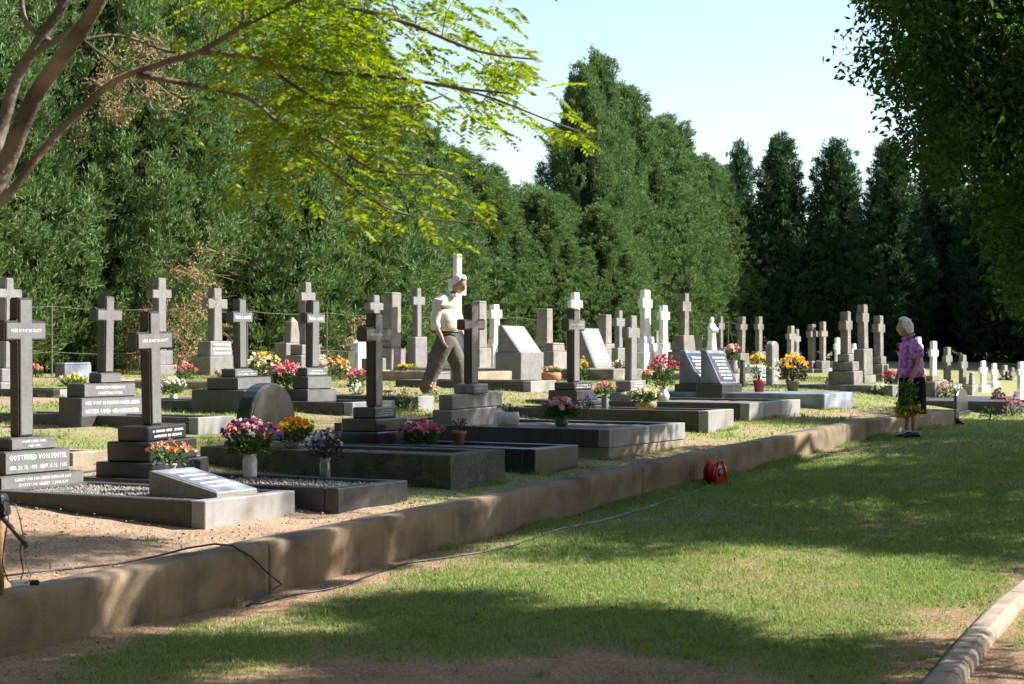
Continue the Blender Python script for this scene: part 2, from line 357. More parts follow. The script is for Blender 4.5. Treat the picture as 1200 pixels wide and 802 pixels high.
# ------------------------------------------------------------ grave kerbs
KERB = {}
def kerb(key, label, xc, yc, xr, hpx, L, m='granite_dark', fill='gravel_bed', pebbles=0, foot=None, slab=False, wall_t=.13):
    X, d = hit(xc, yc); s = F/d; q = (xr-600)/F
    W = (q*d-X)/(UX-q*UY); z0 = gz(X, d); h = hpx/s; z = z0+h
    root = thing('grave_kerb', label, 'grave kerb', (X, d, z0), group='granite and concrete grave surrounds')
    b0 = -.35
    if slab:
        b = MB().box(0, W, 0, L, b0, h); b.obj('slab', m, root, bevel=.012)
    else:
        zb = b0 if not foot else foot[0]/s
        for nm, a, mm in (('side_slab', (0, wall_t, wall_t+.002, L), m), ('side_slab', (W-wall_t, W, wall_t+.002, L), m), ('end_slab', (0.002, W-.002, 0, wall_t), 'granite_sawn_lit' if m == 'granite_dark' else m), ('end_slab', (wall_t+.002, W-wall_t-.002, L-wall_t, L-.002), m)):  # front end gets the lighter, sunlit-looking granite
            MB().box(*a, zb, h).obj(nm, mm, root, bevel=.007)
        if foot: MB().box(.01, W-.01, .01, L-.01, b0, zb-.001).obj('foundation', foot[1], root, bevel=.01)
        bed = []; nx, ny = 14, 30; V = []
        for i in range(nx+1):
            for j in range(ny+1):
                V.append((wall_t+.001+(W-2*wall_t-.002)*i/nx, wall_t+.001+(L-2*wall_t-.002)*j/ny, h-.03+.012*nz(i*.7, j*.7, 1, xc)))
        I = np.arange((nx+1)*(ny+1)).reshape(nx+1, ny+1)
        link('gravel_bed', np_mesh('gravel_bed', np.array(V), np.stack([I[:-1,:-1], I[1:,:-1], I[1:,1:], I[:-1,1:]], -1).reshape(-1,4), fill, smooth=True), root)
        if pebbles:
            n = pebbles; C = np.stack([rng.uniform(wall_t, W-wall_t, n), rng.uniform(wall_t, L-wall_t, n), np.full(n, h-.024)], 1)
            oct_ = np.array([(1,0,0),(0,1,0),(-1,0,0),(0,-1,0),(0,0,1),(0,0,-1)], float); of = np.array([(0,1,4),(1,2,4),(2,3,4),(3,0,4),(1,0,5),(2,1,5),(3,2,5),(0,3,5)])
            sz = rng.uniform(.008, .019, (n,1,1)); V = C[:,None,:]+oct_[None]*sz*rng.uniform(.6,1.2,(n,1,3)); Fc = (np.arange(n)[:,None,None]*6+of[None]).reshape(-1,3)
            tag(link('pebbles', np_mesh('pebbles', V.reshape(-1,3), Fc, 'pebbles', 3), root), kind='stuff')
    t, w_ = tw(X, d); FOOT.append((t-.03, t+W+.03, w_-.03, w_+L+.03))
    K = dict(X=X, d=d, z=z, W=W, L=L, zt=z if slab else z-.02); KERB[key] = K; return root

kerb('K1', 'grey granite kerb with pale lit end nearest the camera, filled with gravel', 240, 620, 346, 32, 2.15, pebbles=2600)
kerb('K2', 'low polished black kerb with a flat top strip behind the nearest grave', 396, 602, 478, 29, 3.2, 'granite_black', pebbles=1600)
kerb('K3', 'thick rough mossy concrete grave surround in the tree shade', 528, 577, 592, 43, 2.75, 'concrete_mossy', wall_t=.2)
kerb('K4', 'shaded black kerb just beyond the thick mossy surround', 627, 558, 678, 31, 2.9, 'granite_black')
kerb('K5', 'wide double grave kerb of black granite on a pale footing', 714, 540, 803, 36, 3.4, 'granite_dark', foot=(15, 'concrete_light'))
kerb('K6', 'dark granite kerb with a short bright end, behind the wide double kerb', 830, 508, 860, 26, 3.0, 'granite_dark')
kerb('K7', 'long dark kerb with striped light on its end, holding the cream flower basket', 878, 494, 938, 21, 3.3, 'granite_dark')
kerb('K8', 'flat bluish shaded slab kerb in front of the twin black tablets', 966, 481, 1000, 19, 3.6, 'slab_slate', slab=True)
kerb('K0', 'low pale kerb in the dirt behind the Gottfried cross', 85, 547, 127, 16, 2.4, 'concrete_light')
kerb('KA', 'dark kerb around the second-row grave with the wide inscribed plinth', 232, 512, 275, 22, 2.9, 'granite_dark')
kerb('KB', 'thin dark kerb end behind the rounded black headstone', 278, 484, 318, 13, 2.6, 'granite_dark')
kerb('KC', 'second-row dark kerb with a grey end, left of the shaded middle cross', 413, 489, 463, 17, 3.2, 'granite_dark')
kerb('KD', 'second-row kerb with planted shrubs in front of the walking man', 490, 482, 509, 17, 2.6, 'granite_dark')
kerb('KE', 'dark kerb end with pale lit face right of the walking man', 622, 460, 652, 13, 2.4, 'granite_dark')
kerb('KF', 'long dark kerb below the leaning grey tablets', 719, 447, 752, 14, 6.2, 'stone_brown', slab=True)
kerb('KG', 'rough brown stone kerb under the stepped stone crosses, right', 1046, 466, 1062, 14, 3.5, 'stone_brown', slab=True)
kerb('KH', 'dark kerb at far right under the small red bush', 1180, 487, 1230, 16, 2.6, 'granite_dark', slab=True)
kerb('KI', 'pale sunlit low grave border at far left beside yellow bush', 70, 466, 112, 9, 2.4, 'granite_dark')
kerb('KJ', 'pale low kerb behind the shrub bed, mid row', 560, 449, 600, 13, 2.6, 'concrete_light')
kerb('KL', 'pale lit kerb behind the red flower vase', 860, 449, 885, 10, 2.4, 'sandstone')
kerb('KM', 'pale low kerb on the third row behind white flower vase', 262, 458, 300, 10, 2.4, 'concrete_light')

# ------------------------------------------------------------ lettering
FC = {}
def lettering(parent, lines, cx, y, z1, z0, wmax, m='letters', name='inscription'):
    """lines of raised letters on a front face (facing -y) between z1 (top) and z0"""
    n = len(lines); lh = (z1-z0)/n; mesh_parts = MB()
    for i, tx in enumerate(lines):
        c = bpy.data.curves.new('letters', 'FONT'); c.body = tx; c.size = 1; c.resolution_u = 1; c.align_x = 'CENTER'; c.align_y = 'CENTER'; c.extrude = .02; c.offset = .012
        o = bpy.data.objects.new('letters', c); col.objects.link(o)
        dg = bpy.context.evaluated_depsgraph_get(); me = bpy.data.meshes.new_from_object(o.evaluated_get(dg))
        col.objects.unlink(o); bpy.data.objects.remove(o)
        xs = [v.co.x for v in me.vertices]; wd = max(xs)-min(xs) if xs else 1
        k = min(lh*.72, wmax/wd*1.0); kx = min(wmax/wd, k*1.15); base = len(mesh_parts.v)
        for v in me.vertices: mesh_parts.v.append((cx+v.co.x*kx, y-v.co.z*k*.2-.001, z1-lh*(i+.5)+v.co.y*k))
        for p in me.polygons: mesh_parts.f.append(tuple(base+j for j in p.vertices))
        bpy.data.meshes.remove(me)
    me = bpy.data.meshes.new(name); me.from_pydata(mesh_parts.v, [], mesh_parts.f); me.materials.append(MATS[m]); return tag(link(name, me, parent), kind='stuff')
def marks(parent, n, cx, y, z1, z0, wd, slope=None, m='letters', seed=1):
    """rows of small worn letter strokes, too small in the picture to be read"""
    r = random.Random(seed); b = MB(); lh = (z1-z0)/n
    for i in range(n):
        hw = wd/2*r.uniform(.6, 1); x = -hw; zc = z1-lh*(i+.5); hh = lh*.27
        while x < hw:
            l = lh*r.uniform(.12, .22)
            if r.random() < .84:
                q = [(cx+x, zc-hh), (cx+x+l, zc-hh), (cx+x+l, zc+hh*r.uniform(.3, 1)), (cx+x, zc+hh)]
                def yy(z): return y+(slope(z) if slope else 0)-.003
                k = len(b.v); b.v += [(a, yy(z), z) for a, z in q]; b.f.append((k, k+1, k+2, k+3))
            x += l+lh*.13
    return tag(b.obj('inscription', m, parent), kind='stuff')

# ------------------------------------------------------------ monuments
GRP = 'gravestones and crosses of the cemetery'
def spot(where, xc):
    if where[0] == 'k':
        K = KERB[where[1]]; best = None
        for i in range(0, 400):
            a = i*.02; X = K['X']+UX*K['W']/2+NX*a; d = K['d']+UY*K['W']/2+NY*a
            e = abs(600+F*X/d-xc)
            if best is None or e < best[0]: best = (e, X, d)
        return best[1], best[2], K['zt']
    if where[0] == 'g': X, d = hit(xc, where[1]); return X, d, gz(X, d)
    d = F/where[1]; X = (xc-600)/F*d; return X, d, gz(X, d)
def cross_profile(w2, a2, z0, za0, za1, z1, fl=0):
    return [(-w2-fl, z0), (w2+fl, z0), (w2, za0), (a2, za0-fl*.6), (a2, za1+fl*.6), (w2, za1), (w2*.97+fl*.3, z1), (-w2*.97-fl*.3, z1), (-w2, za1), (-a2, za1+fl*.6), (-a2, za0-fl*.6), (-w2, za0)]
def mon(label, xc, where, shaft, top, arms=None, steps=(), m='granite_dark', kind='cross', text=None, ms=None, name=None, cat=None, panel=False, words=None, flare=0, cat_m=None):
    X, d, z0 = spot(where, xc); s = F/d; a = max(fu(X, d), 8); b = fn(X, d)
    Z = lambda y: EYE-(y-401)/s-z0            # local height of a pixel row
    tilt = random.Random(xc*3)
    nm = name or {'cross': 'grave_cross', 'pillar': 'grave_pillar', 'tablet': 'headstone_tablet', 'arch': 'rounded_headstone', 'stele': 'grave_stele', 'obelisk': 'grave_obelisk', 'broken': 'grave_pillar'}[kind]
    root = thing(nm, label, cat or {'cross': 'cross', 'tablet': 'headstone', 'arch': 'headstone'}.get(kind, 'gravestone'), (X, d, z0), group=GRP)
    root.rotation_euler = (tilt.gauss(0, .008), tilt.gauss(0, .009), ROT+tilt.gauss(0, .02))
    ms = ms or m; zprev = -.3
    W2, T2 = shaft[0]/a/2, shaft[1]/b/2
    st = list(steps)[::-1]; zb = -.15
    for i, sp in enumerate(st):
        zt = max(Z(sp[2]), zb+.03 if i else .05); w2, t2 = sp[0]/a/2, sp[1]/b/2; t2 = max(t2, T2+.02); w2 = max(w2, W2+.02)
        tx = .0 if len(sp) < 5 else sp[4]; ox = sp[3]/a if len(sp) > 3 and sp[3] else 0
        o = MB().box(-w2+ox, w2+ox, -t2, t2, zb, zt, tx, tx*.6).obj('plinth_step', ms, root, bevel=min(.012, .3*(zt-zb)))
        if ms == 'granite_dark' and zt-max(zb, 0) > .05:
            q_ = MB().box(-w2+ox+.012, w2+ox-.012, -t2-.003, -t2+.01, max(zb, .0)+.012, zt-.012).obj('lit_face', 'granite_lit_panel', o)  # step front painted lighter as the sunlit side
        wt = words.get(len(st)-1-i) if words else None
        if wt: lettering(o, wt, ox, -t2-.004, zt-.015, max(zb, 0)+.015, 1.75*w2)
        elif text and kind != 'tablet' and i == len(st)-1 and zt-max(zb, 0) > .06: marks(o, text, ox, -t2-.003, zt-.02, max(zb, 0)+.02, w2*1.6, seed=int(xc))
        zb = zt
    z1 = Z(top)
    if kind == 'cross':
        za1, za0 = Z(arms[0]), Z(arms[1]); A2 = arms[2]/a/2
        c = MB().prism_y(cross_profile(W2, A2, zb, za0, za1, z1, flare), -T2, T2).obj('cross', m, root, bevel=min(.012, W2*.18), seg=2)
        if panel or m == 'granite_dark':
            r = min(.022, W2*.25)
            MB().prism_y(cross_profile(W2-r, A2-r, zb+.02, za0+r, za1-r, z1-r), -T2-.003, -T2+.004).obj('polished_lit_panel', 'granite_lit_panel', c)  # rimmed front panel, its tone lightened as the sunlit side
        if words and 'arm' in words: lettering(c, words['arm'], 0, -T2-.004, za1-.02, za0+.02, A2*1.45)
    elif kind == 'pillar':
        MB().box(-W2, W2, -T2, T2, zb, z1-.03, .01, .01).obj('pillar', m, root, bevel=.012)
        MB().box(-W2*.98, W2*.98, -T2*.98, T2*.98, z1-.03, z1, W2*.1, T2*.1).obj('cap', m, root, bevel=.008)
    elif kind == 'obelisk':
        MB().box(-W2, W2, -T2, T2, zb, z1-.1, W2*.35, T2*.35).obj('shaft', m, root, bevel=.01)
        MB().box(-W2*.65, W2*.65, -T2*.65, T2*.65, z1-.1, z1, W2*.5, T2*.5).obj('tip', m, root, bevel=.004)
    elif kind in ('arch', 'stele'):
        r = W2; hh = z1-zb; k = r if kind == 'arch' else r*.55; n = 14
        prof = [(-W2, zb), (W2, zb)]+[(W2*math.cos(math.pi*i/n), z1-k+k*math.sin(math.pi*i/n)) for i in range(n+1)]
        o = MB().prism_y(prof, -T2, T2).obj('headstone', m, root, bevel=.012)
        if kind == 'arch':
            prof2 = [(x*.86, zb+(z-zb)*.93+.02) for x, z in prof]; MB().prism_y(prof2, -T2-.004, -T2+.01).obj('face_panel', 'granite_black', root)
        if text: marks(o, text, 0, -T2-.006, z1-(z1-zb)*.3, zb+.1, W2*1.3, seed=int(xc))
    elif kind == 'tablet':
        th = min(.09, T2*.8); prof = [(-T2, zb), (T2, zb), (T2, z1), (T2-th, z1)]
        o = MB().prism_x(prof, -W2, W2).obj('tablet', m, root, bevel=.01)
        sl = (2*T2-th)/(z1-zb)
        fr = MB(); e = .02
        def yy(z): return -T2+(z-zb)*sl
        fr.v = [(-W2+.03, yy(zb+.04)-.006, zb+.04), (W2-.03, yy(zb+.04)-.006, zb+.04), (W2-.03, yy(z1-.04)-.006, z1-.04), (-W2+.03, yy(z1-.04)-.006, z1-.04)]
        fr.v += [(x, y+.02, z) for x, y, z in fr.v]; fr.f = [(0,1,2,3),(0,4,5,1),(1,5,6,2),(2,6,7,3),(3,7,4,0),(4,7,6,5)]
        fr.obj('face_panel', cat_m or m, root)
        if text: marks(o, text, 0, -T2-.008, z1-.08, zb+.06, W2*1.6, slope=lambda z: (z-zb)*sl, seed=int(xc))
    return root

HR = 'HIER RUHT IN GOTT'
mon('tall grey cross cut by the left edge, behind the nearest inscribed cross', 6, ('g', 462), (9, 9), 326, (339, 350, 29), [(26, 18, 432), (34, 24, 448)], 'granite_grey', words={'arm': []} and None)
mon('grey granite cross on three inscribed steps reading Gottfried von Fintel, nearest on the left', 27, ('k', 'K1'), (17, 12), 349, (376, 400, 48), [(52, 28, 512), (76, 38, 527), (97, 50, 554)], 'granite_dark', panel=True,
    words={'arm': [HR], 0: ['UNSER LIEBER PAPA', 'UND OPA'], 1: ['GOTTFRIED VON FINTEL', 'GEB. 24. 12. 1892  GEST. 8. 12. 1965'], 2: ['LASSET UNS IHN LIEBEN DENN ER HAT', 'ZUERST UNS GELIEBT  1. JOH. 4.19']})
mon('grey cross with double stepped plinth naming Heinrich Friedrich Christian, second row left', 122, ('k', 'KA'), (11, 10), 347, (362, 377, 31), [(25, 14, 437), (62, 20, 449, -4), (74, 26, 465, -4)], 'granite_dark',
    words={1: ['HEINRICH FRIEDRICH', 'CHRISTIAN KÖSEL'], 2: ['HIER RUHT IN FRIEDEN UNSER LIEBER', 'VATER UND GROSSVATER']})
mon('pale tall cross standing behind the second dark cross, by the hedge', 187, ('s', 62), (9, 8), 326, (340, 350, 22), [(18, 14, 411), (24, 18, 428)], 'granite_grey')
mon('dark polished cross with pale rim on three black steps, second from the left in front', 179, ('k', 'K2'), (13, 12), 365, (389, 410, 42), [(46, 36, 498), (57, 50, 515), (68, 66, 538)], 'granite_dark', ms='granite_black', panel=True, words={'arm': [HR]}, text=2)
mon('low blue-grey name block on the far grave behind the yellow bush', 86, ('s', 66), (33, 12), 425, kind='pillar', m='slab_slate', name='name_block', cat='headstone')
mon('light grey flared cross on a broad pedestal against the hedge, left', 252, ('s', 61), (9, 8), 338, (351, 362, 23), [(27, 16, 400, 0, .03), (34, 22, 418)], 'granite_grey', text=3, flare=.015)
mon('dark cross with lettered arms rising over the stepped grave, left of the rounded headstone', 281, ('k', 'KB'), (9, 8), 350, (365, 379, 24), [(28, 16, 432), (42, 36, 442), (52, 62, 456)], 'granite_dark', words={'arm': ['Ruhe sanft']}, text=2)
mon('pale grey tapered obelisk on an inscribed block beside two crosses', 342, ('s', 62), (12, 9), 372, steps=[(27, 14, 402)], kind='obelisk', m='sandstone', ms='granite_grey', text=3)
mon('taller back cross of the close pair near the pink bouquet', 358, ('s', 66), (7, 8), 331, (343, 353, 17), [(22, 14, 404), (28, 18, 416)], 'granite_grey')
mon('front cross of the close pair, grey with lettered arms near the white pot flowers', 366, ('k', 'KC'), (9, 8), 352, (367, 380, 22), [(24, 12, 431), (28, 18, 441), (34, 24, 456)], 'granite_dark', panel=True, words={'arm': ['Ruhe sanft']}, text=2)
mon('rounded black headstone in tree shade behind the pink and yellow bouquets', 311, ('k', 'K3'), (52, 17), 449, kind='arch', m='granite_black', steps=[(64, 34, 516)], text=None)
mon('small far cross directly above and behind the dark middle cross', 438, ('s', 64), (7, 8), 346, (355, 364, 16), [(18, 12, 420)], 'granite_grey')
mon('dark cross with lettered arms on three inscribed black steps, middle of the shaded plot', 438, ('k', 'K4'), (10, 11), 367, (384, 401, 31), [(26, 26, 477), (38, 40, 490), (44, 50, 505)], 'granite_dark', ms='granite_black', panel=True, words={'arm': [HR]}, text=3)
mon('tall brown square pillar left of the small dark cross by the hedge', 458, ('s', 60), (11, 12), 343, steps=[(16, 18, 408)], kind='pillar', m='sandstone')
mon('slim dark cross at the hedge between the brown pillar and the walking man', 489, ('s', 58), (5, 6), 338, (348, 358, 14), [(14, 10, 395)], 'granite_grey')
mon('tall white marble cross directly behind the walking man', 535, ('s', 60), (6, 5), 298, (328, 346, 17), [(9, 8, 388, 0, .01), (14, 11, 408), (19, 14, 422)], 'marble_white', flare=.01)
mon('black cross with pale rim on wide grey blocks right of the walking man', 551, ('k', 'K5'), (9, 9), 357, (374, 387, 25), [(17, 24, 450), (58, 16, 461), (66, 22, 478)], 'granite_dark', ms='granite_grey', panel=True, words={0: [HR]})
mon('pale square pillar right behind the black rimmed cross', 562, ('s', 60), (9, 9), 353, steps=[(14, 14, 408)], kind='pillar', m='sandstone')
mon('small white cross with flared foot between the pillar and the leaning tablet', 580, ('s', 55), (6, 6), 357, (364, 373, 13), [(9, 8, 396, 0, .02), (16, 12, 404)], 'marble_white', flare=.02)
mon('leaning grey tablet on a pale block, left one of two leaning tablets', 609, ('s', 64), (26, 26), 382, steps=[(26, 30, 413)], kind='tablet', m='granite_grey', ms='granite_grey', text=6, cat_m='slab_grey')
mon('dark square pillar with lit edge right of the left leaning tablet', 638, ('s', 55), (7, 13), 362, steps=[(10, 16, 408)], kind='pillar', m='sandstone')
mon('white cross rising behind the black stepped cross near the centre', 675, ('s', 60), (6, 5), 343, (352, 361, 13), [(12, 10, 395), (18, 14, 410)], 'marble_white')
mon('black cross with lettered arms on four black steps, centre front', 671, ('k', 'K6'), (7, 9), 362, (374, 388, 19), [(20, 24, 448), (24, 34, 457), (28, 44, 469), (34, 52, 481)], 'granite_dark', ms='granite_black', panel=True, words={'arm': [HR]}, text=2)
mon('leaning grey tablet behind the black stepped cross, right one of two leaning tablets', 697, ('s', 60), (22, 22), 385, steps=[(24, 26, 430)], kind='tablet', m='granite_grey', text=8, cat_m='slab_grey')
mon('dark column with flared pale foot behind the right leaning tablet', 708, ('s', 52), (7, 10), 369, steps=[(14, 16, 403), (16, 18, 410)], kind='pillar', m='sandstone')
mon('thin grey cross left of the plain grey cross near the white crosses', 725, ('s', 56), (4, 6), 364, (373, 383, 10), [(9, 8, 408)], 'granite_grey')
mon('plain grey cross on inscribed blocks holding the cream flower basket', 739, ('k', 'K7'), (7, 8), 370, (384, 397, 14), [(18, 18, 446), (24, 26, 459)], 'granite_grey', text=3)
mon('tallest white marble cross on three white steps beside the hedge', 757, ('s', 47), (7, 6), 340, (351, 361, 12), [(12, 9, 395), (16, 12, 403), (20, 15, 413)], 'marble_white', flare=.02)
mon('shorter white marble cross right of the tallest white cross', 778, ('s', 47), (5, 5), 358, (366, 375, 10), [(8, 7, 402), (11, 9, 411)], 'marble_white', flare=.015)
mon('brown weathered stone cross on a rough rock base', 801, ('s', 49), (5, 7), 344, (354, 365, 10), [(14, 15, 393, 0, .05), (16, 22, 412)], 'stone_brown', flare=.02)
mon('thin cross immediately right of the white statue', 844, ('s', 44), (3, 4), 371, (379, 387, 7), [(8, 6, 409)], 'stone_brown')
mon('left one of the twin black leaning tablets with white lettering', 818, ('k', 'K8'), (19, 26), 411, steps=[(24, 32, 450)], kind='tablet', m='slab_slate', ms='granite_black', text=7, cat_m='granite_black')
mon('right one of the twin black leaning tablets with white lettering', 843, ('s', 78), (20, 24), 411, steps=[(24, 30, 450)], kind='tablet', m='slab_slate', ms='granite_black', text=7, cat_m='granite_black')
mon('grey cross behind the pink flowers right of the statue', 868, ('s', 45), (4, 6), 371, (380, 387, 8), [(10, 9, 414)], 'stone_brown')
mon('grey cross by the sky gap, behind the yellow flowers', 889, ('s', 44), (4, 5), 371, (380, 387, 7), [(9, 8, 412)], 'stone_brown')
mon('narrow black upright stone beside the white tomb', 870, ('s', 66), (3, 5), 422, kind='pillar', m='granite_black', steps=[(5, 8, 449)])
mon('low white tomb block under the yellow flowers', 888, ('s', 60), (18, 22), 428, kind='pillar', m='marble_white', name='tomb_block', cat='tomb', steps=[(24, 26, 438)])
mon('pale upright stone with rounded top between yellow and orange flowers', 905, ('s', 64), (8, 8), 400, kind='stele', m='granite_grey', text=5)
mon('left one of the close pair of small crosses against the dark trees', 926, ('s', 46), (4, 5), 382, (391, 398, 8), [(9, 7, 420)], 'sandstone')
mon('right one of the close pair of small crosses against the dark trees', 933, ('s', 44), (3, 4), 386, (394, 401, 7), [(8, 6, 420)], 'sandstone')
mon('plain stone cross left of the thin finial cross on brown blocks', 952, ('s', 50), (4, 6), 380, (388, 396, 8), [(9, 9, 423), (13, 14, 432)], 'stone_brown')
mon('thin cross with pointed top on brown blocks, beside the plain stone cross', 964, ('s', 50), (3, 5), 377, (388, 395, 7), [(9, 8, 423), (13, 13, 432)], 'sandstone', ms='stone_brown')
mon('small white cross left of the big stepped stone cross', 981, ('s', 46), (4, 3), 396, (403, 410, 7), [(7, 6, 424)], 'marble_white')
mon('big stone cross on four wide brown steps against the dark trees', 991, ('k', 'KG'), (4, 9), 365, (376, 387, 8), [(6, 14, 415), (8, 24, 424), (11, 30, 435)], 'stone_brown', flare=.01)
mon('tallest stone cross on a high lettered block, right part', 1012, ('s', 58), (5, 8), 357, (367, 378, 8), [(11, 12, 409), (14, 16, 440)], 'stone_brown')
mon('stone cross on two block steps left of the woman', 1030, ('s', 56), (4, 8), 370, (380, 390, 8), [(6, 12, 418), (8, 16, 427), (12, 20, 438)], 'stone_brown')
mon('tiny white cross in the gap between two big stone crosses', 1001, ('s', 44), (3, 3), 403, (409, 414, 6), [(6, 5, 424)], 'marble_white')
mon('white cross half hidden behind the woman in the purple shirt', 1077, ('s', 56), (4, 4), 395, (404, 411, 8), [(8, 7, 432)], 'marble_white')
mon('white marble cross on a dark block just right of the woman', 1093, ('g', 465), (5, 4), 400, (410, 418, 9), [(9, 8, 440), (14, 18, 447)], 'marble_white', ms='stone_brown')
mon('weathered stone cross above the peach flowers', 1110, ('s', 58), (4, 5), 407, (417, 425, 7), [(8, 8, 446)], 'stone_brown')
mon('weathered stone cross right of the peach flowers', 1128, ('s', 58), (4, 5), 416, (424, 432, 7), [(8, 8, 450)], 'stone_brown')
mon('small square pale stone between two crosses at right', 1139, ('s', 60), (4, 5), 437, kind='pillar', m='sandstone', steps=[(7, 8, 451)])
mon('white cross with pale block left of the red bush', 1152, ('s', 58), (4, 3), 423, (431, 437, 8), [(9, 8, 452)], 'marble_white')
mon('bluish white cross behind the pink flowers at right', 1165, ('s', 55), (4, 3), 426, (433, 439, 7), [(7, 7, 448)], 'marble_white')
mon('dim small cross in the shade, far right', 1177, ('s', 50), (4, 4), 428, (434, 440, 7), [(7, 6, 450)], 'sandstone')
mon('dim thin cross in the shade beside the last white cross', 1186, ('s', 50), (3, 4), 431, (436, 441, 6), [(6, 6, 450)], 'stone_brown')
mon('last white cross at the right edge on a pale block', 1196, ('s', 66), (5, 4), 424, (433, 440, 9), [(9, 8, 458), (13, 12, 466)], 'marble_white')
mon('small black upright plate with pale edges at the wall end', 1126, ('g', 487), (13, 4), 455, kind='stele', m='granite_black', steps=[(16, 6, 482)], name='memorial_plate', cat='headstone')
mon('low white headstone behind the dark middle cross', 424, ('s', 62), (16, 8), 398, kind='stele', m='marble_white', steps=[(20, 12, 412)])
mon('pale low stone between the leaning tablets', 650, ('s', 62), (15, 10), 402, kind='pillar', m='sandstone', name='name_block', cat='headstone', steps=[(18, 14, 412)])
mon('thin brown post-like stone left of the shorter white cross', 769, ('s', 44), (3, 4), 388, kind='pillar', m='sandstone')
mon('thin pale stone between the brown cross and the statue', 820, ('s', 44), (4, 4), 393, kind='pillar', m='sandstone')
mon('low inscribed stone plate behind the walking man', 517, ('s', 70), (16, 8), 436, kind='pillar', m='granite_grey', name='name_block', cat='headstone')

# wedge tablet lying on the nearest gravel
def wedge():
    X, d, z = spot(('k', 'K1'), 238); K = KERB['K1']
    root = thing('sloping_tablet', 'sloping grey wedge tablet with bluish face lying on the nearest gravel', 'headstone', (X, d, z-.005), group=GRP)
    o = MB().prism_x([(-.33, 0), (.33, 0), (.33, .205), (.30, .205), (-.33, .06)], -.26, .25).obj('tablet', 'granite_grey', root, bevel=.006)
    fr = MB(); fr.v = [(-.235, -.30, .071), (.225, -.30, .071), (.225, .275, .204), (-.235, .275, .204)]; fr.v += [(a, b, c-.02) for a, b, c in fr.v]
    fr.f = [(0,1,2,3),(0,4,5,1),(1,5,6,2),(2,6,7,3),(3,7,4,0),(4,7,6,5)]; f = fr.obj('face_panel', 'slab_slate', root)
    b = MB(); r = random.Random(4)
    for i in range(5):
        y = .2-i*.1; x = -.16
        while x < .16:
            l = r.uniform(.008, .016); zz = .071+(y+.30)*.2313+.0025
            k = len(b.v); b.v += [(x, y-.02, zz-.0046), (x+l, y-.02, zz-.0046), (x+l, y+.018, zz+.0042), (x, y+.018, zz+.0042)]; b.f.append((k, k+1, k+2, k+3)); x += l+.008
    tag(b.obj('inscription', 'letters', f), kind='stuff')
wedge()

# ------------------------------------------------------------ robed statue
def robed_statue():
    X, d, z = spot(('s', 46), 834); s = 46; H = (EYE-(372-401)/s)-z
    root = thing('robed_statue', 'white robed praying statue standing on a pedestal by the hedge', 'statue', (X, d, z))
    MB().box(-.2, .2, -.18, .18, -.2, .42).obj('pedestal', 'sandstone', root, bevel=.02)
    h = H-.42; prof = [(.17, .42), (.165, .5), (.14, .42+h*.3), (.125, .42+h*.5), (.14, .42+h*.65), (.15, .42+h*.74), (.10, .42+h*.81), (.055, .42+h*.84), (.075, .42+h*.89), (.078, .42+h*.94), (.05, .42+h*.985), (.01, H)]
    b = MB().lathe(prof, 14, sy=.72); 
    me = b.mesh('figure', 'marble_white', True)
    for v in me.vertices:
        a = math.atan2(v.co.y, v.co.x); k = 1+.07*math.sin(7*a)*(1 if v.co.z < .42+h*.6 else .3); v.co.x *= k; v.co.y *= k
    link('figure', me, root)
    MB().tube([(-.13, 0, .42+h*.72), (-.12, -.1, .42+h*.58), (0, -.15, .42+h*.68)], [.045, .04, .025]).tube([(.13, 0, .42+h*.72), (.12, -.1, .42+h*.58), (0, -.15, .42+h*.68)], [.045, .04, .025]).obj('arms', 'marble_white', root, True)
robed_statue()

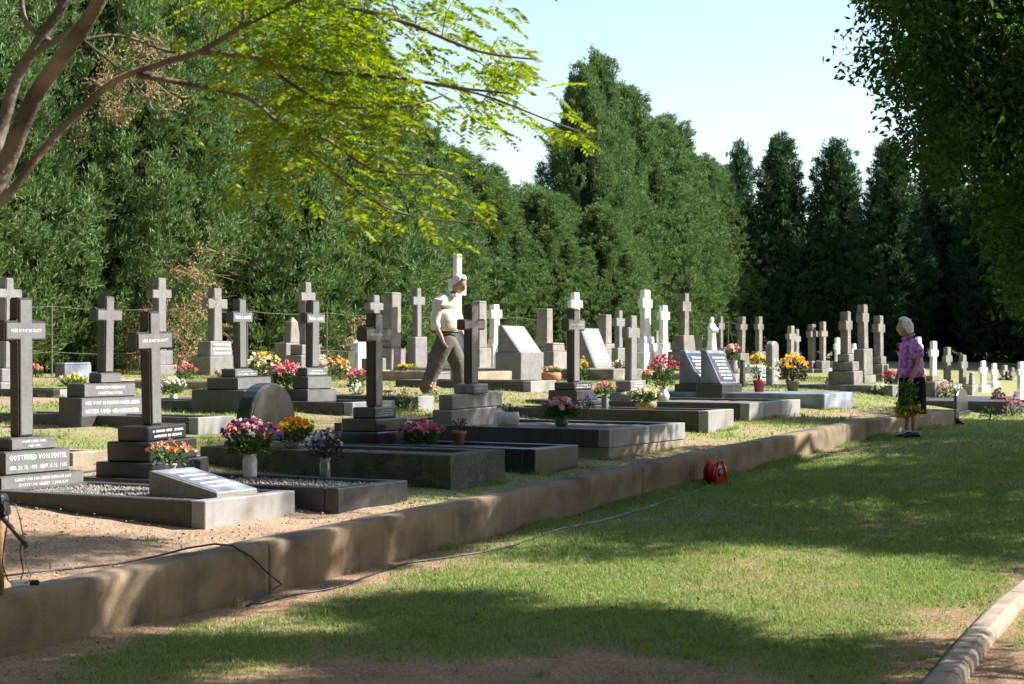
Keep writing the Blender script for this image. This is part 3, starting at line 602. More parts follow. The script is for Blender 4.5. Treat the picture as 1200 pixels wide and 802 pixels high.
# ------------------------------------------------------------ flowers
def bouquet(label, xc, where, wpx, hpx, colors, vase=None, leaf='plant_leaf', n=None, name=None, cat=None, dome=1., zpx=None):
    """colors: list of petal colours; vase: (kind, material, wpx, hpx)"""
    if where[0] == 'top':   # (top, kerb, y): ray onto a kerb top
        K = KERB[where[1]]; X, d = hit(xc, where[2], K['zt']); z = K['zt']
    else: X, d, z = spot(where, xc)
    s = F/d; W = wpx/s; H = hpx/s; vh = 0
    nm = name or ('flower_vase' if vase else 'flower_bunch')
    root = thing(nm, label, cat or ('flower vase' if vase else 'flowers'), (X, d, z), random.random()*6, 'flowers left on the graves')
    r = random.Random(int(xc*7))
    if vase:
        kind, vm, vw, vh = vase; vw, vh = vw/s/2, vh/s
        if kind == 'vase': prof = [(vw*.6, 0), (vw*.95, vh*.3), (vw, vh*.5), (vw*.6, vh*.82), (vw*.62, vh*.9), (vw*.8, vh), (vw*.66, vh-.01), (vw*.5, vh*.85)]
        elif kind == 'jar': prof = [(vw*.85, 0), (vw*.9, vh*.1), (vw*.95, vh*.7), (vw*.8, vh*.86), (vw*.95, vh), (vw*.8, vh-.008), (vw*.7, vh*.8)]
        elif kind == 'pot': prof = [(vw*.68, 0), (vw*.88, vh*.75), (vw, vh*.76), (vw*1.02, vh), (vw*.88, vh), (vw*.84, vh*.85)]
        elif kind == 'bowl': prof = [(vw*.75, 0), (vw*.97, vh*.35), (vw, vh*.7), (vw*.93, vh), (vw*.85, vh), (vw*.85, vh*.8)]
        elif kind == 'trough': prof = None
        if prof: MB().lathe(prof, 18).obj({'vase': 'vase', 'jar': 'jar', 'pot': 'pot', 'bowl': 'bowl'}[kind], vm, root, True)
        else:
            root.rotation_euler[2] = ROT; MB().box(-vw, vw, -.14, .14, 0, vh, -.01, -.01).obj('planter_box', vm, root, bevel=.01)
    # flower dome
    R_ = W/2; ch = H-vh; cz = vh+ch*.55; n = n or max(24, int(90*min(1, wpx/45))); ps = max(2.6/s, W*.09)
    pts = []
    for i in range(n):
        a = r.uniform(0, 6.283); u = r.random()**.5; zz = (1-u*u*.9)**.5
        bl = 1+.28*math.sin(2*a+xc)+.2*math.sin(5*a+xc*3)+(.25 if r.random() < .12 else 0); pts.append((R_*u*bl*math.cos(a), R_*u*bl*math.sin(a)*.85, cz+(zz-.45)*ch*.72*r.uniform(.55, 1.12)))
    by = {}
    for i, p in enumerate(pts):
        c = colors[int((math.sin(p[0]*19/W*.3+i*.9)+1)/2*len(colors)) % len(colors)] if r.random() < .4 else r.choice(colors); by.setdefault(c, []).append(p)
    for c, L in by.items():
        C = []; D = []
        for p in L:
            out = Vector((p[0], p[1], (p[2]-cz)+R_*.6)).normalized()
            for k in range(7):
                dd = (out*.55+Vector((r.uniform(-1, 1), r.uniform(-1, 1), r.uniform(-1, 1)))).normalized(); C.append(p); D.append(tuple(dd))
        V, Fc = leaves(np.array(C), np.array(D), ps*.95, ps*.8, .2)
        link('blossoms', np_mesh('blossoms', V, Fc, 'petal_'+c), root)
    m = int(n*5); C = []; D = []
    for i in range(m):
        a = r.uniform(0, 6.283); u = r.random()**.6; C.append((R_*.85*u*math.cos(a), R_*.85*u*math.sin(a)*.8, vh+ch*r.uniform(.02, .72)*(1-.3*u))); D.append((math.cos(a)*r.uniform(.2, 1.2), math.sin(a)*r.uniform(.2, 1.2), r.uniform(-.3, 1)))
    V, Fc = leaves(np.array(C), unit(np.array(D)), ps*1.6, ps*.6)
    link('foliage', np_mesh('foliage', V, Fc, leaf), root)
    b = MB()
    for i in range(14):
        p = r.choice(pts); b.tube([(0, 0, vh*.8), (p[0]*.4, p[1]*.4, vh+(p[2]-vh)*.6), p], ps*.09+.001, 4)
    b.obj('stems', leaf, root); return root

bouquet('orange and cream roses in a white vase beside the sloping tablet', 200, ('top', 'K1', 576), 50, 60, ['peach','orange','cream','peach','rust'], ('vase','ceramic_white',20,32), n=40)
bouquet('big mauve and white bouquet in a speckled white vase, shaded front plot', 293, ('top', 'K2', 560), 60, 70, ['mauve','pink','white','mauve','peach','purple'], ('jar','ceramic_white',18,28), n=120)
bouquet('bright yellow bouquet before the rounded black headstone', 346, ('top', 'K3', 528), 44, 39, ['yellow','yellow','orange','yellow'], ('bowl','glass_vase',24,10), n=90)
bouquet('lavender bouquet in a green glass jar on the black kerb', 381, ('top', 'K2', 561), 44, 58, ['lavender','blue','purple','white'], ('jar','glass_vase',14,24), n=55, leaf='plant_dark')
bouquet('low pink and mauve bunch beside the terracotta pot in the shade', 492, ('top', 'K4', 521), 46, 28, ['pink','mauve','palepink','pink'], None, n=90)
bouquet('dark plant in a small terracotta pot on the shaded kerb', 538, ('top', 'K4', 521), 26, 31, ['mauve','rust'], ('pot','terracotta',17,16), leaf='plant_dark', n=14, name='potted_plant', cat='potted plant')
bouquet('bare reddish twigs in a round white planter, middle', 595, ('top', 'K5', 500), 26, 26, ['palepink','rust'], ('bowl','ceramic_white',28,17), n=14, name='potted_plant', cat='potted plant')
bouquet('pink and white lilies in a green pot on the wide double kerb', 658, ('top', 'K5', 500), 44, 34, ['pink','white','palepink','palepink'], ('bowl','pot_green',16,9), n=90)
bouquet('pink roses in a tall glass jar beside the black stepped cross', 709, ('top', 'K6', 480), 28, 33, ['pink','palepink'], ('jar','glass_vase',9,17), n=45)
bouquet('small blue flower figure beside the black steps', 690, ('top', 'K6', 481), 14, 20, ['blue','purple'], None, n=14, leaf='plant_dark')
bouquet('cream flowers in a wide basket at the plain grey cross', 757, ('top', 'K7', 480), 36, 24, ['cream','white','green','cream'], ('bowl','basket',26,10), n=70)
bouquet('tall red, magenta and orange bouquet in a white vase', 777, ('top', 'K7', 472), 30, 58, ['magenta','orange','magenta','purple','pink','orange'], ('vase','ceramic_white',15,18), n=90)
bouquet('brown and cream dried flowers below the twin black tablets', 836, ('k', 'K8'), 26, 26, ['cream','rust','peach'], ('bowl','glass_vase',10,7), n=40)
bouquet('leafy brown-green plant in a dark red pot', 890, ('k', 'K8'), 30, 38, ['rust','green'], ('pot','pot_red',15,14), leaf='plant_dark', n=20, name='potted_plant', cat='potted plant')
bouquet('large yellow and orange chrysanthemums in a grey pot', 929, ('g', 460), 38, 46, ['yellow','orange','yellow','white'], ('pot','pot_grey',17,14), n=90, leaf='plant_dark')
bouquet('white roses in a bulging vase, second row left', 203, ('g', 476), 32, 34, ['white','cream','white'], ('jar','ceramic_white',10,14), n=50)
bouquet('small pink flowers at the far left behind the first cross', 42, ('s', 66), 16, 16, ['pink','peach'], None, n=24)
bouquet('yellow green flowering bush below the blue-grey name block', 86, ('s', 74), 34, 14, ['yellow','green','cream'], None, n=34, leaf='plant_leaf')
bouquet('orange and pink blooms beside the flared grey cross', 217, ('s', 68), 24, 22, ['orange','pink','palepink'], None, n=40)
bouquet('dark bowl of greenish flowers left of the lettered cross', 264, ('s', 76), 24, 22, ['green','rust'], ('bowl','pot_grey',22,9), leaf='plant_dark', n=20)
bouquet('cream and yellow bush against the dark hedge, left middle', 307, ('s', 68), 36, 34, ['cream','yellow','white','cream'], None, n=70)
bouquet('large bunch of pink carnations with long green stems', 337, ('g', 470), 40, 46, ['pink','palepink','pink'], ('jar','plant_leaf',14,16), n=90)
bouquet('white and green flowers in a terracotta pot', 357, ('g', 468), 28, 32, ['white','white','blue'], ('pot','terracotta',13,9), n=40)
bouquet('pale pink half of the large mixed arrangement by the hedge', 381, ('s', 66), 22, 28, ['palepink','white','peach'], None, n=45)
bouquet('orange and yellow half of the large mixed arrangement by the hedge', 398, ('s', 67), 24, 28, ['yellow','orange','cream'], None, n=45)
bouquet('pink flowers just left of the dark middle cross', 417, ('s', 76), 24, 24, ['pink','palepink','pink'], None, n=50)
bouquet('white blossoms with green leaves below the pink flowers', 417, ('s', 88), 22, 26, ['white','green'], None, n=30)
bouquet('yellow shrubs in a brick-coloured planter box', 476, ('s', 64), 22, 18, ['yellow','green'], ('trough','terracotta',26,10), n=24, name='planter_box', cat='planter')
bouquet('green leafy shrub growing in the kerb before the walking man', 478, ('s', 92), 34, 30, ['cream','green'], None, n=16, name='shrub', cat='shrub')
bouquet('purplish low shrub left of the green leafy shrub', 455, ('s', 90), 22, 24, ['mauve','green'], None, n=16, leaf='plant_dark', name='shrub', cat='shrub')
bouquet('small pink-budded plant at the feet of the walking man', 508, ('s', 88), 18, 26, ['palepink','cream'], None, n=12, name='shrub', cat='shrub')
bouquet('terracotta bowl with green sprouts below the left leaning tablet', 646, ('s', 66), 20, 18, ['green','peach'], ('bowl','terracotta',24,11), n=16, name='potted_plant', cat='potted plant')
bouquet('pink flowers on the pale low stone between the tablets', 650, ('s', 58), 20, 30, ['pink','palepink'], ('jar','sandstone',12,14), n=36)
bouquet('yellow green plant left of the right leaning tablet', 683, ('s', 64), 14, 28, ['green','yellow'], None, n=24, name='shrub', cat='shrub')
bouquet('brown bowl of dry plants beside the thin grey cross', 727, ('s', 62), 20, 24, ['cream','rust'], ('bowl','basket',18,8), leaf='plant_dark', n=18)
bouquet('small peach blooms on the kerb left of the red bouquet', 758, ('s', 68), 10, 18, ['peach','pink'], None, n=14)
bouquet('pink flowers on a pale block behind the right black tablet', 858, ('s', 58), 16, 40, ['pink','palepink','white'], ('jar','sandstone',14,20), n=36)
bouquet('bright yellow flowers on the white tomb block', 889, ('s', 58), 20, 30, ['yellow','yellow','cream'], ('bowl','ceramic_white',10,12), n=40)
bouquet('brown dried flowers left of the stepped stone cross', 975, ('s', 62), 16, 18, ['rust','cream'], None, n=20, leaf='plant_dark')
bouquet('white trailing flowers on the brown kerb left of the woman', 1030, ('s', 66), 26, 14, ['white','cream'], None, n=30, leaf='plant_dark')
bouquet('red and pink flowers just left of the woman', 1044, ('s', 60), 16, 20, ['red','pink'], None, n=24, leaf='plant_dark')
bouquet('yellow flowers at the foot of the white cross right of the woman', 1085, ('s', 62), 14, 22, ['yellow','yellow','green'], None, n=24)
bouquet('peach roses under the weathered stone crosses', 1108, ('s', 64), 18, 24, ['peach','palepink','white'], None, n=30)
bouquet('cream lilies right of the peach roses', 1122, ('s', 64), 12, 22, ['cream','white'], None, n=20)
bouquet('pink and white flowers at the far right graves', 1170, ('s', 66), 22, 26, ['pink','palepink','white'], None, n=30, leaf='plant_dark')
bouquet('dark red bush at the far right graves', 1186, ('s', 70), 30, 26, ['red','mauve'], None, n=20, leaf='plant_dark', name='shrub', cat='shrub')
bouquet('dark green plant before the pink flowers, far right', 1160, ('s', 74), 26, 18, ['red','green'], None, n=8, leaf='plant_dark', name='shrub', cat='shrub')
#@@PART2
# ------------------------------------------------------------ light and shade wanted on the ground (photo pixels), met by real crowns
def inpoly(x, y, P):
    c = False; j = len(P)-1
    for i in range(len(P)):
        xi, yi = P[i]; xj, yj = P[j]
        if (yi > y) != (yj > y) and x < (xj-xi)*(y-yi)/(yj-yi)+xi: c = not c
        j = i
    return c
SHADE_B = [[(560,648),(640,612),(740,590),(830,566),(900,545),(1010,512),(1040,498),(1200,498),(1320,520),(1320,690),(1190,672),(1100,655),(1000,640),(900,634),(800,650),(700,655)],
           [(235,610),(250,520),(400,478),(520,486),(690,520),(720,548),(835,528),(905,512),(925,545),(830,580),(700,606),(560,648),(480,655),(420,640),(330,650),(420,612),(350,604)]]
SHADE_A = [[(-40,640),(60,630),(180,640),(330,640),(420,615),(480,660),(330,705),(240,735),(480,700),(560,705),(700,715),(820,735),(900,742),(1100,762),(1090,830),(-40,830)]]
SHADE_C = [[(1035,470),(1200,466),(1330,470),(1330,520),(1200,512),(1045,514)]]
LIT = [[(430,665),(480,652),(600,655),(860,654),(1190,700),(1120,752),(900,735),(700,712),(560,700),(450,690)],
       [(600,480),(700,470),(1000,462),(1030,485),(960,505),(850,518),(760,545),(730,530),(620,495)],
       [(0,600),(400,606),(330,622),(60,618),(0,624)], [(905,512),(1035,484),(1040,508),(930,540)],
       [(0,405),(1200,420),(1040,470),(600,470),(420,470),(240,520),(230,600),(0,600)],
       [(820,640),(960,640),(1180,650),(1200,664),(1000,656),(830,652)], [(265,712),(480,726),(490,756),(280,752)], [(510,752),(720,760),(745,795),(530,788)], [(830,735),(965,742),(975,772),(830,768)],[(200,776),(420,784),(420,806),(200,802)],
       [(95,735),(130,680),(155,684),(150,745)],[(300,640),(345,632),(352,690),(320,700)],[(455,620),(470,615),(480,655),(460,660)],[(980,765),(1095,758),(1080,810),(980,810)]]
def in_any(x, y, L): return any(inpoly(x, y, P) for P in L)
def land(p):
    """where the sunbeam through p meets the ground -> X, Y, px, py"""
    Z = EYE-1.3
    for _ in range(3):
        k = (p[2]-Z)/S.z; X, Y = p[0]-S.x*k, p[1]-S.y*k; Z = gz(X, Y)
    return (X, Y)+proj(X, Y, Z)
SIL = [(1300,-400),(1300,352),(1205,352),(1190,330),(1182,290),(1165,245),(1125,210),(1092,188),(1060,182),(1040,168),(1052,150),(1018,138),(1022,118),(1045,104),(1014,72),(1022,40),(1040,22),(1040,-20),(1030,-120),(1030,-400)]
def collect(polys, n, hr, seed, dmax=None, gap=.2, gs=.9, side=-40):
    """canopy points whose shadow falls on the shade areas and that keep clear of the open view"""
    r = random.Random(seed); out = []; tries = 0
    bx = [p[0] for P in polys for p in P]; by = [p[1] for P in polys for p in P]
    while len(out) < n and tries < n*60:
        tries += 1; P = r.choice(polys)
        # sample on the ground in metres so that density is even
        X = r.uniform(-6, 14); Y = r.uniform(8.5, 30); z = gz(X, Y); px, py = proj(X, Y, z)
        if not in_any(px, py, polys) or in_any(px, py, LIT): continue
        if -.5 < tw(X, Y)[1] < .8 and tw(X, Y)[0] < 15.5: continue
        if nz(X, Y, gs, 21)+.55*nz(X, Y, 2.7, 33) > gap+.1*r.random(): continue
        h = r.uniform(*hr); k = h/S.z; p = (X+S.x*k, Y+S.y*k, z+h)
        a, b = proj(*p)
        m_ = F*.62/p[1]
        if -60 < a < 1205+m_ and b > (side if a > 1030 else -150)-m_ and not (p[1] > 16.5 and inpoly(a-m_*.4, b, SIL)): continue
        if p[1] < 3: continue
        out.append(p)
    return out
def collect_wall(ranges, n, hr, seed):
    r = random.Random(seed); out = []; tries = 0
    while len(out) < n and tries < n*80:
        tries += 1; t = r.uniform(-3.5, 15.5); X, Y = xy(t, -.02); zt = EYE-below_terr(t, 0); zb = EYE-below_lawn(t); z = zb+(zt-zb)*r.uniform(-.1, 1.05)
        px, py = proj(X, Y, z)
        if not any(a < px < b for a, b in ranges): continue
        if nz(t, z, 1.9, 5)*1.0+.5*nz(t*3.3, z*.8, 1, 7) > .09: continue
        h = r.uniform(*hr); k = h/S.z; p = (X+S.x*k, Y+S.y*k, z+h); a, b = proj(*p); m_ = F*.32/p[1]
        if -60 < a < 1205+m_ and b > (-40 if a > 1030 else -150)-m_ and not (p[1] > 16.5 and inpoly(a-m_, b, SIL)): continue
        out.append(p)
    return out
def tube_path(mb, a, b, r0, r1, wob, n=6, seg=6, rr=random):
    a, b = Vector(a), Vector(b); L = (b-a).length; pts = []
    for i in range(n+1):
        f = i/n; p = a.lerp(b, f)
        if 0 < i < n: p += Vector((rr.uniform(-1, 1), rr.uniform(-1, 1), rr.uniform(-.3, 1)))*wob*L
        pts.append(p)
    mb.tube(pts, [r0+(r1-r0)*i/n for i in range(n+1)], seg); return pts
def leaf_cloud(P, per, rad, L, W, droop=-.2, jit=.5):
    P = np.array(P); n = len(P)*per; c = np.repeat(P, per, 0)
    off = rng.normal(size=(n, 3)); off = unit(off)*(rng.random((n, 1))**.45)*np.array(rad); D = unit(off*.8+rng.normal(size=(n, 3))*jit+np.array([0, 0, droop]))
    return leaves(c+off, D, L*rng.uniform(.6, 1.25, (n, 1)), W*rng.uniform(.7, 1.2, (n, 1)))
def broadleaf(name, label, base, top, P, nlimb, per, rad, L, W, m, r0=.2, seed=3, group=None, P2=()):
    rr = random.Random(seed); root = thing(name, label, 'tree', (base[0], base[1], base[2]), 0, group); o0 = Vector(base)
    tr = MB(); tp = tube_path(tr, (0, 0, -.4), Vector(top)-o0, r0, r0*.45, .03, 9, 10, rr); tr.obj('trunk', 'bark', root, True)
    Q = [Vector(p)-o0 for p in P]; sel = rr.sample(Q, min(nlimb, len(Q))); br = MB(); nodes = list(tp[4:])
    for q in sel:
        a = min(tp[3:], key=lambda v: (v-q).length+.6*abs(v.z-q.z)); nodes += tube_path(br, a, q, r0*.32, .02, .06, 7, 6, rr)
    tw_ = MB()
    for q in Q:
        if rr.random() < .55:
            a = min(nodes, key=lambda v: (v-q).length)
            if (a-q).length < 2.5: tube_path(tw_, a, q, .014, .005, .08, 3, 3, rr)
    br.obj('limbs', 'bark', root, True); tag(tw_.obj('twigs', 'bark', root), kind='stuff')
    V, Fc = leaf_cloud([tuple(q) for q in Q], per, rad, L, W); tag(link('leaves', np_mesh('leaves', V, Fc, m), root))
    if P2:
        V, Fc = leaf_cloud([tuple(Vector(p)-o0) for p in P2], 60, (.24, .24, .2), L, W); link('leaves', np_mesh('leaves', V, Fc, m), root)
    return root

# the tree whose crown hangs into the upper right of the view and shades the lawn and front graves
def vis_crown(n, seed):
    r = random.Random(seed); out = []; tries = 0
    while len(out) < n and tries < n*80:
        tries += 1; px = r.uniform(1008, 1300); py = r.uniform(-140, 352)
        if not inpoly(px, py, SIL): continue
        d = r.uniform(16.8, 21.5); p = ((px-600)/F*d, d, EYE-(py-401)/F*d); X, Y, a, b = land(p)
        if in_any(a, b, LIT) and r.random() < .75: continue
        if nz(px/60, py/60, 1, 3) > .34 and px < 1190: continue
        out.append(p)
    return out
CB = collect(SHADE_B, 1050, (2.2, 8.2), 5, gap=.15)+vis_crown(620, 8)
broadleaf('broadleaf_tree', 'large dark leafy tree hanging into the view from the upper right', (9.6, 19.4, gz(9.6, 19.4)), (8.4, 19.2, 7.0), CB, 46, 105, (.46, .46, .32), .095, .042, 'leaf_dark', .26, 5, P2=collect_wall([(405,450),(474,925),(1060,1110)], 560, (3, 8), 31))
CA = collect(SHADE_A, 900, (2.6, 7.5), 6, gap=.03, gs=1.1)
broadleaf('broadleaf_tree', 'nearer leafy tree standing right of the view that shades the lower lawn', (7.9, 9.6, gz(7.9, 9.6)), (7.2, 9.8, 6.0), CA, 34, 100, (.48, .48, .32), .095, .045, 'leaf_dark', .22, 6, P2=collect_wall([(-60,95),(150,305),(350,372)], 330, (2.6, 7), 32))
CC = collect(SHADE_C, 420, (2.6, 7.0), 9, gap=.3)
for i in range(150):
    h = random.uniform(3.2, 6.5); X, Y, z = 5.28+random.uniform(-.5, .6), 25+random.uniform(-.5, .4), .75+random.uniform(0, 1.7); k = h/S.z
    if proj(X+S.x*k, Y+S.y*k, z+h)[0] > 1260 or proj(X+S.x*k, Y+S.y*k, z+h)[1] < 150: CC.append((X+S.x*k, Y+S.y*k, z+h))
broadleaf('broadleaf_tree', 'leafy tree beyond the right edge that shades the woman in purple', (12.6, 27.5, gz(12.6, 27.5)), (12.2, 27.5, 6.5), CC, 26, 60, (.5, .5, .4), .12, .055, 'leaf_dark', .22, 7)

# the finer tree on the left: near trunks and yellow-green feathery fronds
def left_tree():
    base = (-4.6, 9.9, gz(-4.6, 9.9)); o0 = Vector(base)
    root = thing('feathery_tree', 'foreground tree at the left with forked trunks and yellow-green feathery leaves', 'tree', base, 0)
    def q(px, py, d): return Vector(((px-600)/F*d, d, EYE-(py-401)/F*d))-o0
    def path(pts, r): 
        b = MB(); P = [q(*p) for p in pts]; out = []
        for i in range(len(P)-1):
            a0 = P[max(i-1, 0)]; a1 = P[i]; a2 = P[i+1]; a3 = P[min(i+2, len(P)-1)]
            for k in range(6):
                u = k/6; out.append(.5*((2*a1)+(a2-a0)*u+(2*a0-5*a1+4*a2-a3)*u*u+(3*a1-a0-3*a2+a3)*u**3))
        out.append(P[-1]); n = len(out); return out, [r[0]+(r[1]-r[0])*i/(n-1) for i in range(n)]
    tr = MB(); p, r = path([(-420,640,9.9),(-300,470,9.9),(-120,340,9.9),(-20,240,9.8),(8,190,9.8),(40,115,9.7),(85,50,9.6),(125,-15,9.5),(170,-120,9.5)], (.070, .030)); 
    base_pts = [(-.1, .0, -.4), (0, 0, .0)]+[tuple(v) for v in p[4:]]
    tr.tube(base_pts, [.11, .09]+r[4:], 12); tr.obj('trunk', 'bark_left', root, True)
    second, r2 = path([(-160,380,9.9),(-40,260,10.0),(2,150,10.1),(18,95,10.1),(45,50,10.1),(80,-5,10.1),(110,-80,10.1)], (.042, .024)); MB().tube(second, r2, 9).obj('trunk', 'bark_left', root, True)
    B = [([(-200,400,9.7),(-60,280,9.5),(0,238,9.4),(60,165,9.4),(130,98,9.4),(190,74,9.4),(235,60,9.4),(290,28,9.3),(360,-5,9.2),(440,-40,9.1)], (.026, .009)),
         ([(235,61,9.4),(300,68,9.3),(380,84,9.2),(470,92,9.1),(545,104,9.0),(600,110,8.9)], (.016, .005)),
         ([(160,88,9.4),(230,100,9.5),(290,115,9.6),(330,145,9.6),(385,165,9.6),(440,200,9.6),(520,205,9.5)], (.016, .005)),
         ([(60,50,10.1),(30,25,10.1),(25,-20,10.1)], (.02, .012)), ([(30,70,10.1),(90,30,10),(140,-20,10)], (.018, .01)),
         ([(285,30,9.3),(285,0,9.3),(280,-30,9.3)], (.012, .006)), ([(300,68,9.3),(380,120,9.2),(470,125,9.1),(520,112,9.1)], (.010, .004)),
         ([(360,-5,9.2),(470,25,9.0),(560,60,8.9),(630,70,8.8)], (.014, .004)), ([(470,92,9.1),(560,110,9),(640,140,8.9),(680,155,8.9)], (.008, .003)),
         ([(330,145,9.6),(400,210,9.6),(470,250,9.6),(560,262,9.6)], (.009, .003)), ([(85,50,9.6),(140,42,9.7),(205,62,9.8),(250,55,9.8)], (.012, .005)),
         ([(95,45,9.6),(160,100,9.7),(190,150,9.7)], (.008, .003))]
    nodes = []
    for pts, r in B:
        p, rr_ = path(pts, r); nodes += p[4:]; MB().tube(p, rr_, 7).obj('branch', 'bark_left', root, True)
    # fronds
    DENS = [((330,60),120,75,1.0),((250,105),60,60,.4),((420,20),110,55,1.0),((400,120),90,60,1.0),((470,190),80,60,.8),((330,160),80,55,.8),((300,200),60,35,.5),((520,235),65,40,.75),((560,30),60,40,.45),((520,110),110,45,.45),((600,135),60,34,1.0),((670,155),28,10,.5),((410,245),90,28,.55),((300,0),110,50,.9),((560,80),70,44,1.0),((600,90),55,24,.9),((250,165),35,30,.3),((440,75),90,60,.9),((350,-60),220,60,.8),((180,-60),140,50,.4)]
    r = random.Random(21); C = []; D = []; yel = []
    twg = MB(); tot = sum(w*a*b for _, a, b, w in DENS)
    for (cx, cy), a, b, w_ in DENS:
        for i in range(int(1350*w_*a*b/tot)+3):
            u = r.gauss(0, .5), r.gauss(0, .5); px, py = cx+u[0]*a, cy+u[1]*b
            if nz(px/34, py/24, 1, 5) > (.26 if px < 450 else -.02): continue
            if px < 240+90*r.random() and py > -5 and r.random() < .85: continue
            d = r.uniform(8.7, 10.3); p = q(px, py, d); C.append(p)
            az = r.gauss(.1, .9) if px > 380 else r.uniform(-3.1, 3.1); dd = Vector((math.cos(az), math.sin(az), r.gauss(-.25, .25))).normalized(); D.append(dd)
            if i % 6 == 0:
                n = min(nodes, key=lambda v: (v-p).length)
                if (n-p).length < .38: tube_path(twg, n, p, .004, .0018, .06, 3, 3, r)
    lc = []; ld = []; 
    for p, d in zip(C, D):
        L = r.uniform(.14, .24); side = d.cross(Vector((0, 0, 1))).normalized(); k = 11
        for j in range(k):
            f = (j+.6)/k; pt = p+d*L*f+Vector((0, 0, -.10*L*f*f*2))
            for sg in (-1, 1):
                lc.append(tuple(pt)); dd = (side*sg+d*.55+Vector((0, 0, -.2+r.gauss(0, .1)))).normalized(); ld.append(tuple(dd*(1-.35*abs(f-.4))))
    ld = np.array(ld); ll = np.linalg.norm(ld, axis=1, keepdims=True); V, Fc = leaves(np.array(lc), ld/ll, .052*ll, .0165, .05)
    link('fronds', np_mesh('fronds', V, Fc, 'leaf_yellow'), root); tag(twg.obj('twigs', 'bark_left', root), kind='stuff')
left_tree()

# ------------------------------------------------------------ conifers
def conifer_mesh(seed, H, Rd, skirt=.25, tipw=.18, plumes=150, per=24, q=12, qs=1.):
    r = np.random.default_rng(seed); C = []; D = []
    for i in range(plumes):
        f = (i+.5)/plumes; z = skirt+(H-skirt)*(f**1.12)*.985; a = i*2.39996+r.uniform(-.3, .3)
        rr = Rd*min(1, .78+.9*f)*(1-max(0, (f-.35)/.65)**1.45*(1-tipw*.3))
        rr = max(rr*r.uniform(.72, 1.12), .03); ln = r.uniform(1.1, 2.1)*(.55+.45*(1-f)); wd = r.uniform(.20, .36)*(.45+.55*(1-f)+.1)
        out = np.array([math.cos(a), math.sin(a), 0]); c0 = np.array([0, 0, z-ln*.35])+out*(rr-.35*wd)
        lean = unit(out*r.uniform(.12, .42)+np.array([0, 0, 1.]))
        n = per; u = r.random(n); ph = r.uniform(0, 6.28, n); rad = wd*np.sqrt(np.clip(np.sin(np.pi*np.clip(u*.9+.08, 0, 1)), 0, 1))*r.uniform(.6, 1, n)
        tn = np.array([-math.sin(a), math.cos(a), 0]); nb = np.cross(lean, tn)
        pos = c0+np.outer(u*ln, lean)+np.outer(rad*np.cos(ph), tn)+np.outer(rad*np.sin(ph), nb)
        dirs = unit(lean*1.35+np.outer(np.cos(ph), tn)*.6+np.outer(np.sin(ph), nb)*.6+out*.25)
        C.append(np.repeat(pos, q, 0)+r.normal(size=(n*q, 3))*.045); D.append(unit(np.repeat(dirs, q, 0)+r.normal(size=(n*q, 3))*.42))
    C = np.concatenate(C); D = np.concatenate(D); return leaves(C, D, .125*qs*rng.uniform(.6, 1.3, (len(C), 1)), .026*qs, .08)
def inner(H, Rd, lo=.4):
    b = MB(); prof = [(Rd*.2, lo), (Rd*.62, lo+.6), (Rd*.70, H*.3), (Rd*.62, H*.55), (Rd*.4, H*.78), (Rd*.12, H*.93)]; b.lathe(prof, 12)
    me = b.mesh('shade_core', 'conifer_shade')  # solid dark core, painted as the shaded inside of the foliage
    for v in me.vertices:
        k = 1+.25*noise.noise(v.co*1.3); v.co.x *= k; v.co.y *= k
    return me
VAR = []
for i in range(4):
    V, Fc = conifer_mesh(40+i, 9.0, 1.75, plumes=280, per=24, q=16, skirt=2.4 if i == 3 else .25); me = np_mesh('foliage', V, Fc, 'conifer')
    tr = MB().tube([(0, 0, -.3), (.03, 0, 3), (0, .03, 7.5)], [.16, .12, .03], 8).mesh('trunk', 'bark', True)
    dw = MB(); r = random.Random(i)
    for k in range(150 if i == 3 else 50):
        a = r.uniform(0, 6.28); z = r.uniform(.6, 2.6); l = r.uniform(.8, 1.8)
        tube_path(dw, (0, 0, z), (math.cos(a)*l, math.sin(a)*l, z+r.uniform(-.5, .2)), .014, .004, .08, 4, 3, r)
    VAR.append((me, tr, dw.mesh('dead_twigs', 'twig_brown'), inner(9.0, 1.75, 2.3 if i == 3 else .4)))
COL = []
for i in range(2):
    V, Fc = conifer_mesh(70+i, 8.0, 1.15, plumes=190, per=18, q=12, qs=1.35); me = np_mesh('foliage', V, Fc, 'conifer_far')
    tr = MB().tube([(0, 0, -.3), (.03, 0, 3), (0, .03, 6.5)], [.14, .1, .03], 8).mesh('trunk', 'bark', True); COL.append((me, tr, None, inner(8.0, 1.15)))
def conifer(label, X, Y, h, sx, var, group, rz=0, zoff=0):
    me, tr, dw, inn = var; H = 9. if dw else 8.
    o = thing('conifer_tree', label, 'conifer', (X, Y, gz(X, Y)+zoff), rz, group); o.scale = (sx, sx, h/H)
    for nm, m in (('foliage', me), ('trunk', tr), ('shade_core', inn))+((('dead_twigs', dw),) if dw else ()): link(nm, m, o)
    return o
HP = [(-600, 9.6), (385, 9.4), (420, 8.3), (462, 6.2), (540, 5.5), (602, 5.3), (662, 4.6), (668, 8.6), (692, 9.2), (735, 8.6), (790, 7.7), (830, 7.0), (862, 6.3), (900, 5.6)]
def hp(px):
    for (a, b), (c, d) in zip(HP, HP[1:]):
        if a <= px <= c: return b+(d-b)*(px-a)/(c-a)
    return 6.
r = random.Random(5); t = 8.5; i = 0; WORDS = ['first','second','third','fourth','fifth','sixth','seventh','eighth','ninth','tenth','eleventh','twelfth','thirteenth','fourteenth','fifteenth','sixteenth','seventeenth','eighteenth','nineteenth','twentieth','twenty-first','twenty-second','twenty-third','twenty-fourth','twenty-fifth','twenty-sixth','twenty-seventh','twenty-eighth','twenty-ninth','thirtieth','thirty-first','thirty-second']
hedge = []
